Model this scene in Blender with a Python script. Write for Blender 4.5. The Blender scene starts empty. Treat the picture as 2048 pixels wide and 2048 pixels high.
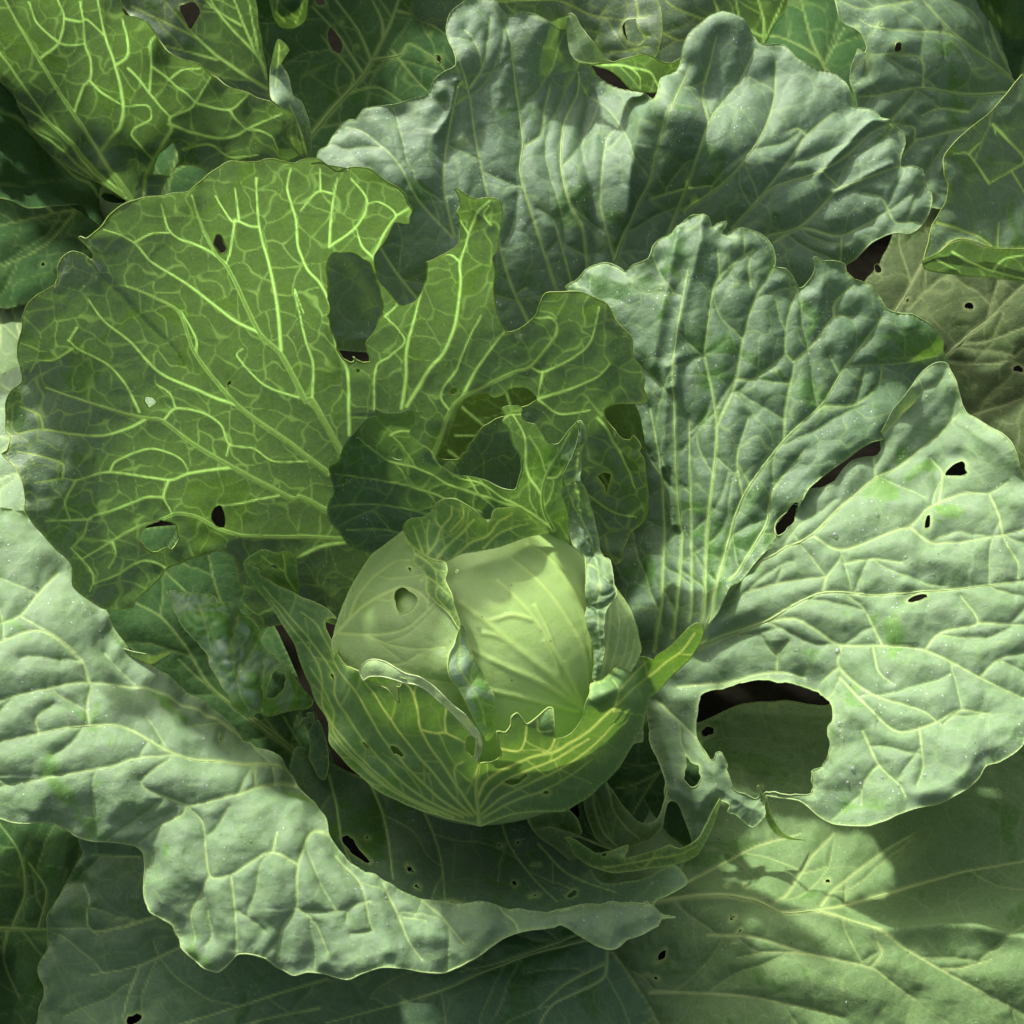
import bpy, math, random
import numpy as np
from mathutils import Vector

# ------------------------------------------------------------------ camera, sky, sun
scene = bpy.context.scene
COL = scene.collection
ELEV = math.radians(50.0)
DIST = 0.80
HALF = 0.30 / 0.80                       # tan of half the field of view
TARGET = np.array([0.0, 0.0, 0.10])
FWD = np.array([0.0, math.cos(ELEV), -math.sin(ELEV)])
RIGHT = np.array([1.0, 0.0, 0.0])
UP = np.array([0.0, math.sin(ELEV), math.cos(ELEV)])
CAM = TARGET - FWD * DIST
cam_data = bpy.data.cameras.new("camera")
cam = bpy.data.objects.new("camera", cam_data)
COL.objects.link(cam)
cam.location = CAM
cam.rotation_euler = (math.pi / 2 - ELEV, 0, 0)
cam_data.sensor_width = 36
cam_data.lens = 18 / HALF
cam_data.clip_start = 0.05
cam_data.clip_end = 50
cam_data.dof.use_dof = True
cam_data.dof.focus_distance = 0.765
cam_data.dof.aperture_fstop = 30
scene.camera = cam

SUN = np.array([-0.36, 0.676, 0.643]); SUN /= np.linalg.norm(SUN)
world = bpy.data.worlds.new("World")
scene.world = world
world.use_nodes = True
wn = world.node_tree
sky = wn.nodes.new("ShaderNodeTexSky")
sky.sky_type = 'NISHITA'
sky.sun_disc = False
sky.sun_elevation = math.asin(SUN[2])
sky.sun_rotation = math.atan2(SUN[0], SUN[1])
sky.air_density = 0.8
sky.dust_density = 8.0
sky.ozone_density = 0.4
bg = wn.nodes["Background"]
bg.inputs["Strength"].default_value = 0.15
hsv = wn.nodes.new("ShaderNodeHueSaturation")          # a hazy, paler sky
hsv.inputs["Saturation"].default_value = 0.55
wn.links.new(sky.outputs[0], hsv.inputs["Color"])
wn.links.new(hsv.outputs[0], bg.inputs["Color"])
sun_data = bpy.data.lights.new("sun", 'SUN')
sun_data.energy = 4.8
sun_data.angle = math.radians(2.5)
sun_data.color = (1.0, 0.975, 0.93)
sun = bpy.data.objects.new("sun", sun_data)
COL.objects.link(sun)
sun.rotation_euler = Vector(SUN).to_track_quat('Z', 'Y').to_euler()
sun.location = (-0.5, 1.0, 1.5)
scene.view_settings.view_transform = 'Standard'
scene.view_settings.look = 'None'
scene.view_settings.exposure = 0.84
scene.cycles.max_bounces = 8
scene.cycles.transmission_bounces = 6

# ------------------------------------------------------------------ measuring helpers
# readings of the photograph, taken on enlarged crops: (x offset, y offset, size) in its own pixels
CROPS = dict(O=(0, 0, 2048), A=(0, 0, 700), B=(600, 0, 700), C=(1300, 0, 748), D=(0, 600, 700),
             E=(600, 700, 700), F=(1300, 700, 748), G=(0, 1300, 748), H=(650, 1300, 748),
             I=(1300, 1300, 748), J=(640, 980, 700), K=(1000, 1400, 500), L=(200, 1050, 600))


def parse(s, n=2):
    """'A10,20 30,40 B5,6' -> array of measured points (n-2 extra numbers kept)"""
    out = []
    c = 'O'
    for tok in s.split():
        if tok[0].isalpha():
            c = tok[0]
            tok = tok[1:]
        v = tok.split(',')
        ox, oy, sz = CROPS[c]
        out.append([(ox + float(v[0]) * sz / 1932) / 2, (oy + float(v[1]) * sz / 1932) / 2] + v[2:])
    return out


def rays(uv):
    uv = np.asarray(uv, float)
    x = (uv[..., 0] - 512) / 512 * HALF
    y = (512 - uv[..., 1]) / 512 * HALF
    return FWD + x[..., None] * RIGHT + y[..., None] * UP


def at_height(uv, z):
    """the point at height z (metres) seen along a measured direction"""
    r = rays(uv)
    t = (np.asarray(z) - CAM[2]) / r[..., 2]
    return CAM + r * t[..., None]


HEAD_R = 0.0805


def head_centre():
    r = rays(np.array([[485.0, 670.0]]))[0]
    t = (0.105 - CAM[2]) / r[2]
    return CAM + r * t


HEAD_C = head_centre()


def head_height(uv, extra):
    r = rays(np.array([uv]))[0]
    r = r / np.linalg.norm(r)
    oc = CAM - HEAD_C
    b = np.dot(oc, r)
    disc = b * b - (np.dot(oc, oc) - (HEAD_R + extra) ** 2)
    t = -b - (math.sqrt(disc) if disc > 0 else 0)
    return (CAM + r * t)[2]


class Spline:
    """thin plate spline for the height of a leaf"""

    def __init__(self, pts, vals, smooth=2e-3):
        p = np.asarray(pts) / 100.0
        n = len(p)
        d2 = ((p[:, None] - p[None]) ** 2).sum(-1)
        K = 0.5 * d2 * np.log(d2 + 1e-12) + smooth * np.eye(n)
        Pm = np.c_[np.ones(n), p]
        A = np.zeros((n + 3, n + 3))
        A[:n, :n] = K
        A[:n, n:] = Pm
        A[n:, :n] = Pm.T
        self.w = np.linalg.solve(A, np.r_[np.asarray(vals, float), 0, 0, 0])
        self.p = p

    def __call__(self, q):
        q = np.asarray(q) / 100.0
        out = np.empty(len(q))
        for i in range(0, len(q), 40000):
            b = q[i:i + 40000]
            d2 = ((b[:, None] - self.p[None]) ** 2).sum(-1)
            out[i:i + 40000] = (0.5 * d2 * np.log(d2 + 1e-12)) @ self.w[:len(self.p)] + self.w[-3] + b @ self.w[-2:]
        return out


def noise2(x, y, scale, seed):
    rs = np.random.RandomState(seed)
    N = 256
    tab = rs.rand(N, N) * 2 - 1
    fx = x / scale + 37.3 * (seed % 7)
    fy = y / scale + 11.7 * (seed % 11)
    ix = np.floor(fx).astype(int)
    iy = np.floor(fy).astype(int)
    tx = fx - ix
    ty = fy - iy
    tx = tx * tx * (3 - 2 * tx)
    ty = ty * ty * (3 - 2 * ty)
    a = tab[ix % N, iy % N]
    b = tab[(ix + 1) % N, iy % N]
    c = tab[ix % N, (iy + 1) % N]
    d = tab[(ix + 1) % N, (iy + 1) % N]
    return (a * (1 - tx) + b * tx) * (1 - ty) + (c * (1 - tx) + d * tx) * ty


def smooth_closed(P, step=3.0, tens=0.40):
    """closed cardinal spline through P, sampled about every step; returns points and the index of the source edge"""
    P = np.asarray(P, float)
    n = len(P)
    out, src = [], []
    for i in range(n):
        p0, p1, p2, p3 = P[i - 1], P[i], P[(i + 1) % n], P[(i + 2) % n]
        L = np.linalg.norm(p2 - p1)
        k = max(1, int(math.ceil(L / step)))
        m1 = (p2 - p0) * tens
        m2 = (p3 - p1) * tens
        for m in (m1, m2):
            l = np.linalg.norm(m)
            if l > L * 0.9:
                m *= L * 0.9 / l
        for j in range(k):
            t = j / k
            out.append((2 * t ** 3 - 3 * t ** 2 + 1) * p1 + (t ** 3 - 2 * t ** 2 + t) * m1 + (-2 * t ** 3 + 3 * t ** 2) * p2 + (t ** 3 - t ** 2) * m2)
            src.append(i)
    return np.array(out), np.array(src)


def smooth_open(P, step=1.5):
    P = np.asarray(P, float)
    if len(P) < 2:
        return P
    out = []
    for i in range(len(P) - 1):
        p1, p2 = P[i], P[i + 1]
        p0 = P[i - 1] if i else 2 * p1 - p2
        p3 = P[i + 2] if i + 2 < len(P) else 2 * p2 - p1
        L = np.linalg.norm(p2 - p1)
        k = max(1, int(math.ceil(L / step)))
        m1 = (p2 - p0) * 0.45
        m2 = (p3 - p1) * 0.45
        for m in (m1, m2):
            l = np.linalg.norm(m)
            if l > L:
                m *= L / l
        t = (np.arange(k) / k)[:, None]
        out.append((2 * t ** 3 - 3 * t ** 2 + 1) * p1 + (t ** 3 - 2 * t ** 2 + t) * m1 + (-2 * t ** 3 + 3 * t ** 2) * p2 + (t ** 3 - t ** 2) * m2)
    out.append(P[-1:])
    return np.concatenate(out)


def inside_grid(poly, xs, ys):
    """even-odd test of a regular grid"""
    m = np.zeros((len(ys), len(xs)), bool)
    a = poly
    b = np.roll(poly, -1, 0)
    for j, y in enumerate(ys):
        c = ((a[:, 1] <= y) & (b[:, 1] > y)) | ((b[:, 1] <= y) & (a[:, 1] > y))
        if not c.any():
            continue
        xc = np.sort(a[c, 0] + (y - a[c, 1]) / (b[c, 1] - a[c, 1]) * (b[c, 0] - a[c, 0]))
        m[j] = (np.searchsorted(xc, xs) % 2) == 1
    return m


def nearest_on(loops, Q):
    """nearest point of the closed loops for every query"""
    A = np.concatenate(loops)
    B = np.concatenate([np.roll(l, -1, 0) for l in loops])
    out = np.empty_like(Q)
    AB = B - A
    L2 = (AB ** 2).sum(1) + 1e-12
    for i in range(0, len(Q), 800):
        q = Q[i:i + 800]
        t = np.clip(((q[:, None] - A[None]) * AB[None]).sum(-1) / L2, 0, 1)
        c = A[None] + t[..., None] * AB[None]
        d = ((q[:, None] - c) ** 2).sum(-1)
        out[i:i + 800] = c[np.arange(len(q)), d.argmin(1)]
    return out


def blur(a, sig):
    k = int(3 * sig) + 1
    w = np.exp(-0.5 * (np.arange(-k, k + 1) / sig) ** 2)
    w /= w.sum()
    for ax in (0, 1):
        pad = [(k, k) if i == ax else (0, 0) for i in (0, 1)]
        p = np.pad(a, pad, mode='edge')
        n = a.shape[ax]
        a = sum(w[i] * (p[i:i + n] if ax == 0 else p[:, i:i + n]) for i in range(2 * k + 1))
    return a


class Patch:
    """one sheet of a leaf: outline, holes and heights measured from the photograph, laid out as a surface in the scene"""

    def __init__(self, edge, ctrl, holes=(), veins=(), s=2.0, seed=1, puff=0.0022, cell=30, groove=1, ruffle=0.003,
                 zk=None, zadd=0.0, lump=0.12, cellamp=0.12, bstep=(24, 52), branch=1.0, folds=(), rim=0.00036, fine=0.5, wob=0.35, spread=17.0):
        self.s = s
        pts, flags = [], []
        for part in edge if isinstance(edge, (list, tuple)) else [edge]:
            hidden = part.startswith('!')
            p = parse(part.lstrip('!'))
            for q in p:
                pts.append(q[:2])
                flags.append(not hidden)
        loop, src = smooth_closed(pts)
        self.loop = loop
        self.show = np.array(flags)[src]
        w = np.stack([noise2(np.arange(len(loop)) * 3.0, np.zeros(len(loop)), 9, seed), noise2(np.arange(len(loop)) * 3.0, np.zeros(len(loop)) + 50, 9, seed + 1)], 1)
        w *= np.minimum(1, np.minimum(np.arange(len(loop)), len(loop) - np.arange(len(loop))) / 5)[:, None]
        self.loop = loop + wob * w
        self.holes = []
        for h in holes:
            if isinstance(h, tuple):                       # (centre, rx, ry, tilt) in readings
                c = parse(h[0])[0]
                k = CROPS[h[0][0]][2] / 1932 / 2
                a = np.linspace(0, 2 * math.pi, 13)[:-1]
                rr = 1 + 0.13 * np.random.RandomState(seed + len(self.holes)).randn(12)
                x, y = h[1] * k * np.cos(a) * rr, h[2] * k * np.sin(a) * rr
                t = math.radians(h[3] if len(h) > 3 else 0)
                P = np.stack([c[0] + x * math.cos(t) - y * math.sin(t), c[1] + x * math.sin(t) + y * math.cos(t)], 1)
            else:
                P = [q[:2] for q in parse(h)]
            hl = smooth_closed(P, 1.5)[0]
            kk = np.arange(len(hl)) * 1.5
            env = np.minimum(1, np.minimum(np.arange(len(hl)), len(hl) - np.arange(len(hl))) / 4)[:, None]
            amp_ = min(1.1, 0.03 * len(hl))
            hl = hl + amp_ * env * np.stack([noise2(kk, 0 * kk, 5, seed + 31), noise2(kk, 0 * kk + 9, 5, seed + 32)], 1)
            self.holes.append(hl)
        cp = parse(ctrl)
        z = []
        for c in cp:
            v = c[2]
            z.append(head_height(c[:2], float(v[1:]) / 100) if v[0] == 's' else self._z(float(v), zk, zadd) / 100)
        self.spl = Spline([c[:2] for c in cp], z)
        lo = self.loop.min(0) - 2 * s
        hi = self.loop.max(0) + 2 * s
        self.xs = np.arange(lo[0], hi[0], s)
        self.ys = np.arange(lo[1], hi[1], s)
        ny, nx = len(self.ys), len(self.xs)
        GX, GY = np.meshgrid(self.xs, self.ys)
        ins = inside_grid(self.loop, self.xs, self.ys)
        for h in self.holes:
            ins &= ~inside_grid(h, self.xs, self.ys)
        loops = [self.loop] + self.holes
        # ---- distances to the outline and to the veins, splatted on the grid
        de = np.full((ny, nx), 99.0)
        for l in loops:
            self._splat(de, l, 0, 40)
        self.veins = []
        dv = np.full((ny, nx), 99.0)      # distance to any traced vein or branch
        vm = np.zeros((ny, nx))           # vein mask
        rng = random.Random(seed)
        for (w0, w1, text) in veins:
            line = smooth_open([q[:2] for q in parse(text)])
            self.veins.append((line, w0, w1, text))
        tips = []
        for (line, w0, w1, _) in self.veins:
            wd = np.linspace(w0 * 1.12, w1 * 0.7, len(line))
            self._splat(dv, line, 0, 30)
            self._mask(vm, line, wd * 0.75, 0.95)
        if branch > 0:
            occupied = dv.copy()
            for (line, w0, w1, _) in self.veins:
                n = len(line)
                i = rng.randint(10, 26)
                side = rng.choice((-1, 1))
                while i < n - 8:
                    side = -side
                    p = line[i].copy()
                    tan = line[min(i + 3, n - 1)] - line[max(i - 3, 0)]
                    a0 = math.atan2(tan[1], tan[0])
                    a = a0 + side * math.radians(rng.uniform(38, 62))
                    wloc = (w0 + (w1 - w0) * i / n)
                    path = [p.copy()]
                    L = rng.uniform(70, 190) * branch
                    for k in range(int(L / 3)):
                        a += (-side * 0.022 * math.exp(-k / 14) + rng.gauss(0, 0.085))
                        p = p + 3 * np.array([math.cos(a), math.sin(a)])
                        gi, gj = int((p[1] - lo[1]) / s), int((p[0] - lo[0]) / s)
                        if not (0 <= gi < ny and 0 <= gj < nx) or not ins[gi, gj]:
                            break
                        path.append(p.copy())
                        if k > 5 and occupied[gi, gj] < 1.8:
                            break
                    if len(path) > 4:
                        b = smooth_open(path)
                        wb = np.linspace(max(0.9, min(1.6, wloc * 0.5)), 0.65, len(b))
                        self._splat(occupied, b, 0, 14)
                        self._splat(dv, b, 0, 30)
                        self._mask(vm, b, wb * 0.8, 0.6)
                    i += rng.randint(*bstep)
        # ---- reticulate fine veins: warped Voronoi cells, two sizes
        dome = blur(1 - np.exp(-(dv / spread) ** 1.4), 3.2 / s)
        relief = puff * (dome - 0.22 * np.exp(-(dv / 2.4) ** 1.2))
        for (cs, amp, mk, wid) in ((cell, cellamp, 0.40, 0.9), (cell * 0.42, cellamp * 0.2, 0.13, 0.6)):
            e = self._cells(GX, GY, cs, seed + int(cs))
            relief += puff * amp * np.clip(1 - np.exp(-(e / (cs * 0.2)) ** 1.4), 0, 1)
            if fine > 0:
                vm = np.maximum(vm, fine * 2 * mk * np.clip(1.4 - e / wid, 0, 1) * (0.8 + 0.2 * noise2(GX, GY, 40, seed + 9)))
        relief += puff * 0.05 * noise2(GX, GY, 7, seed + 3) + puff * lump * noise2(GX, GY, 26, seed + 4)
        relief *= 0.35 + 0.65 * np.clip(de / 14, 0, 1)
        disp = relief * groove
        ruf = ruffle * np.exp(-de / 26)
        disp = disp + ruf * (noise2(GX, GY, 30, seed + 5) * 1.1 + 0.5 * noise2(GX, GY, 13, seed + 6))
        for (text, wid, amp) in folds:                     # raised (or sunk) crease along a line
            line = smooth_open([q[:2] for q in parse(text)])
            d = np.full((ny, nx), 99.0)
            self._splat(d, line, 0, wid * 3)
            disp = disp + amp * np.exp(-(d / wid) ** 1.5)
        self.disp, self.vm = disp, vm
        # ---- mesh
        q = ins[:-1, :-1] | ins[1:, :-1] | ins[:-1, 1:] | ins[1:, 1:]
        used = np.zeros((ny, nx), bool)
        used[:-1, :-1] |= q
        used[1:, :-1] |= q
        used[:-1, 1:] |= q
        used[1:, 1:] |= q
        idx = np.full((ny, nx), -1)
        idx[used] = np.arange(used.sum())
        uv = np.stack([GX[used], GY[used]], 1)
        outm = ~ins[used]
        if outm.any():
            uv[outm] = nearest_on(loops, uv[outm])
        jj, ii = np.nonzero(q)
        F = np.stack([idx[jj, ii], idx[jj + 1, ii], idx[jj + 1, ii + 1], idx[jj, ii + 1]], 1)
        self.V = self.place(uv, disp[used])
        self.F = F
        self.att = np.stack([vm[used], np.clip(1 - de[used] / 5, 0, 1)], 1)
        self.uv = uv
        # ---- thick pale margin
        RV, RF = [], []
        base = 0
        for k, l in enumerate(loops):
            show = self.show if k == 0 else np.ones(len(l), bool)
            if rim <= 0:
                break
            nl = len(l)
            Pw = self.place(l, self.sample(self.disp, l))
            nrm = self.normal(l)
            tan = np.roll(Pw, -1, 0) - np.roll(Pw, 1, 0)
            tan /= np.linalg.norm(tan, axis=1)[:, None] + 1e-9
            bi = np.cross(nrm, tan)
            r = rim * (0.85 + 0.6 * noise2(np.arange(nl) * 1.0, np.zeros(nl), 14, seed + k))[:, None]
            ring = [Pw + r * (bi * c + nrm * d) for (c, d) in ((1, 0), (0, 1), (-1, 0), (0, -1))]
            RV.append(np.stack(ring, 1).reshape(-1, 3))
            for i in range(nl):
                if not show[i]:
                    continue
                j = (i + 1) % nl
                for c in range(4):
                    d = (c + 1) % 4
                    RF.append((base + i * 4 + c, base + i * 4 + d, base + j * 4 + d, base + j * 4 + c))
            base += nl * 4
        if RV and RF:
            RV = np.concatenate(RV)
            RF = np.array(RF)
            u, inv = np.unique(RF, return_inverse=True)
            RV = RV[u]
            RF = inv.reshape(-1, 4)
            n0 = len(self.V)
            self.V = np.concatenate([self.V, RV])
            self.F = np.concatenate([self.F, RF + n0])
            self.att = np.concatenate([self.att, np.tile([[0.5, 0.8]], (len(RV), 1))])

    @staticmethod
    def _z(v, zk, zadd):
        if zk and v > zk[0]:
            v = zk[0] + (v - zk[0]) * zk[1]
        return v + zadd

    def _win(self, p, R):
        i0 = max(0, int((p[0] - R - self.xs[0]) / self.s))
        i1 = min(len(self.xs), int((p[0] + R - self.xs[0]) / self.s) + 2)
        j0 = max(0, int((p[1] - R - self.ys[0]) / self.s))
        j1 = min(len(self.ys), int((p[1] + R - self.ys[0]) / self.s) + 2)
        return (slice(j0, j1), slice(i0, i1)) if i1 > i0 and j1 > j0 else None

    def _splat(self, arr, line, off, R):
        step = 1 if R < 20 else 2
        for p in line[::step]:
            w = self._win(p, R)
            if w is None:
                continue
            d = np.hypot(self.xs[w[1]][None] - p[0], self.ys[w[0]][:, None] - p[1])
            np.minimum(arr[w], d, out=arr[w])

    def _mask(self, arr, line, wd, amp):
        for p, w_ in zip(line, wd):
            w = self._win(p, w_ + 3)
            if w is None:
                continue
            d = np.hypot(self.xs[w[1]][None] - p[0], self.ys[w[0]][:, None] - p[1])
            v = amp * np.clip(1.25 - d / (w_ + 0.6), 0, 1)
            np.maximum(arr[w], v, out=arr[w])

    def _cells(self, GX, GY, cs, seed):
        rs = np.random.RandomState(seed)
        f1 = np.full(GX.shape, 99.0)
        f2 = np.full(GX.shape, 99.0)
        wx = GX + cs * 0.28 * noise2(GX, GY, cs * 0.6, seed + 21)
        wy = GY + cs * 0.28 * noise2(GX, GY, cs * 0.6, seed + 22)
        for y in np.arange(self.ys[0] - cs, self.ys[-1] + cs, cs):
            for x in np.arange(self.xs[0] - cs, self.xs[-1] + cs, cs):
                p = np.array([x, y]) + (rs.rand(2) - 0.5) * cs * 0.95
                w = self._win(p, cs * 1.9)
                if w is None:
                    continue
                d = np.hypot(wx[w] - p[0], wy[w] - p[1])
                f2[w] = np.minimum(f2[w], np.maximum(f1[w], d))
                f1[w] = np.minimum(f1[w], d)
        return (f2 - f1) * 0.5

    def sample(self, arr, uv):
        x = np.clip((uv[:, 0] - self.xs[0]) / self.s, 0, len(self.xs) - 1.001)
        y = np.clip((uv[:, 1] - self.ys[0]) / self.s, 0, len(self.ys) - 1.001)
        i, j = x.astype(int), y.astype(int)
        tx, ty = x - i, y - j
        return (arr[j, i] * (1 - tx) + arr[j, i + 1] * tx) * (1 - ty) + (arr[j + 1, i] * (1 - tx) + arr[j + 1, i + 1] * tx) * ty

    def bare_pos(self, uv):
        return at_height(uv, self.spl(uv))

    def normal(self, uv):
        a = self.bare_pos(uv)
        n = np.cross(self.bare_pos(uv + [1, 0]) - a, self.bare_pos(uv + [0, -1]) - a)
        n /= np.linalg.norm(n, axis=1)[:, None] + 1e-12
        return n

    def place(self, uv, disp):
        return self.bare_pos(uv) + self.normal(uv) * disp[:, None]


def mesh_from(name, V, F, att=None):
    me = bpy.data.meshes.new(name)
    V = np.asarray(V, np.float32)
    F = np.asarray(F, np.int32)
    me.vertices.add(len(V))
    me.vertices.foreach_set("co", V.ravel())
    k = F.shape[1]
    me.loops.add(F.size)
    me.loops.foreach_set("vertex_index", F.ravel())
    me.polygons.add(len(F))
    me.polygons.foreach_set("loop_start", np.arange(0, F.size, k, dtype=np.int32))
    me.polygons.foreach_set("loop_total", np.full(len(F), k, np.int32))
    if att is not None:
        for i, nm in enumerate(("vein", "edge")):
            at = me.attributes.new(nm, 'FLOAT', 'POINT')
            at.data.foreach_set("value", np.ascontiguousarray(att[:, i], np.float32))
    me.validate()
    me.update(calc_edges=True)
    me.polygons.foreach_set("use_smooth", np.ones(len(me.polygons), bool))
    return me


def link(name, me, mat, parent=None, base=None):
    o = bpy.data.objects.new(name, me)
    COL.objects.link(o)
    if mat:
        me.materials.append(mat)
    if parent:
        o.parent = parent
    return o


def plant(name, base, label, group):
    o = bpy.data.objects.new(name, None)
    COL.objects.link(o)
    o.empty_display_size = 0.02
    o.location = base
    o['label'] = label
    o['category'] = 'cabbage'
    if group:
        o['group'] = group
    return o


def vein_tube(patch, line, w0, w1, lift=0.25):
    """raised vein: a tapering half round rib lying on the sheet"""
    line = line[::3] if len(line) > 12 else line
    n = len(line)
    P = patch.place(line, patch.sample(patch.disp, line))
    N = patch.normal(line)
    T = np.gradient(P, axis=0)
    T /= np.linalg.norm(T, axis=1)[:, None] + 1e-12
    Bv = np.cross(N, T)
    depth = np.linalg.norm(P - CAM, axis=1)
    w = np.linspace(w0 * 1.2, w1 * 0.45, n) * depth * HALF / 512 * 0.5
    ang = np.radians([180, 144, 108, 72, 36, 0])
    V, F = [], []
    for a in ang:
        V.append(P + (Bv * math.cos(a) + N * (math.sin(a) * 0.55 - 0.12)) * w[:, None])
    V = np.stack(V, 1).reshape(-1, 3)
    for i in range(n - 1):
        for c in range(5):
            F.append((i * 6 + c, i * 6 + c + 1, i * 6 + 6 + c + 1, i * 6 + 6 + c))
    return V, np.array(F)


LEAVES = {}


def leaf(parent, name, mat, patches, label=None, ribs=2.6, ribmat=None, key=None):
    """a leaf of a plant with its thick veins as ribs of their own"""
    base = np.array(parent.location)
    if parent.parent:
        base = base + np.array(parent.parent.location)
    V, F, A = [], [], []
    n = 0
    for p in patches:
        V.append(p.V)
        F.append(p.F + n)
        A.append(p.att)
        n += len(p.V)
    V = np.concatenate(V)
    if parent.type == 'MESH':
        base = np.array(parent.parent.location)
    o = link(name, mesh_from(name, V - base, np.concatenate(F), np.concatenate(A)), mat, parent)
    if label:
        o['label'] = label
    if key:
        LEAVES[key] = (patches, V)
    if parent.type != 'MESH' and ribs:
        widest = max([v[1] for p in patches for v in p.veins] + [0])
        done = False
        for p in patches:
            for (line, w0, w1, _) in p.veins:
                if w0 < ribs:
                    continue
                VV, FF = vein_tube(p, line, w0, w1)
                nm = 'vein'
                if w0 == widest and not done:
                    nm, done = 'midrib', True
                link(nm, mesh_from(nm, VV - base, FF, np.tile([[0.92, 0.0]], (len(VV), 1))), ribmat or mat, o)
    return o



def rosette_leaf(parent, azim, e0, e1, L, W, mat, z0=0.05, seed=1, label=None, at=None):
    """a whole cabbage leaf grown from the foot of a plant, for the sides of it that the frame cuts off; with at, an added sun blocker"""
    nu, nv = 46, 45
    u = np.linspace(0, 1, nu)
    v = np.linspace(-1, 1, nv)
    el = np.radians(e0 + (e1 - e0) * u)
    ds = L / (nu - 1)
    h = np.concatenate([[0], np.cumsum(np.cos(el[:-1]) * ds)])
    z = np.concatenate([[0], np.cumsum(np.sin(el[:-1]) * ds)]) + z0
    w = W * 0.5 * np.clip(0.16 + 1.05 * np.sin(np.pi * np.clip(u, 0, 1) ** 1.5 * 0.80) ** 1.2, 0.05, 1.1) * np.sqrt(np.clip(1.0 - np.clip((u - 0.80) / 0.205, 0, 1) ** 2, 0.0, 1))
    U, Vv = np.meshgrid(np.arange(nu), v, indexing='ij')
    A = math.radians(azim)
    d = np.array([math.cos(A), math.sin(A), 0])
    s = np.array([-math.sin(A), math.cos(A), 0])
    up = np.stack([-np.sin(el)[:, None] * d[0], -np.sin(el)[:, None] * d[1], np.cos(el)[:, None]], -1)
    P = h[:, None, None] * d + np.zeros((nu, nv, 1)) + (w[:, None] * Vv)[..., None] * s
    P[..., 2] += z[:, None]
    lx, ly = u[:, None] * L * 1700 + 0 * Vv, w[:, None] * Vv * 1700
    side = np.abs(np.sin((lx * 0.028 - np.abs(ly) * 0.020)))
    vm = np.maximum(np.clip(1.3 - np.abs(ly) / 4, 0, 1) * 0.9, np.clip(1 - side / 0.10, 0, 1) * 0.5)
    off = 0.22 * w[:, None] * Vv ** 2 + 0.012 * Vv ** 2 * noise2(lx, ly, 60, seed) + 0.004 * noise2(lx, ly, 22, seed + 1) + 0.003 * np.sqrt(np.clip(side, 0, 1))
    P = P + up * off[..., None]
    if at is not None:
        P = P + (np.array(at) - np.array(parent.location))
    idx = np.arange(nu * nv).reshape(nu, nv)
    F = np.stack([idx[:-1, :-1], idx[1:, :-1], idx[1:, 1:], idx[:-1, 1:]], -1).reshape(-1, 4)
    o = link("outer_leaf", mesh_from("outer_leaf", P.reshape(-1, 3), F, np.stack([vm.ravel(), (np.abs(Vv) > 0.97).ravel() * 1.0], 1)), mat, parent)
    if label:
        o['label'] = label
    return o


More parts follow.
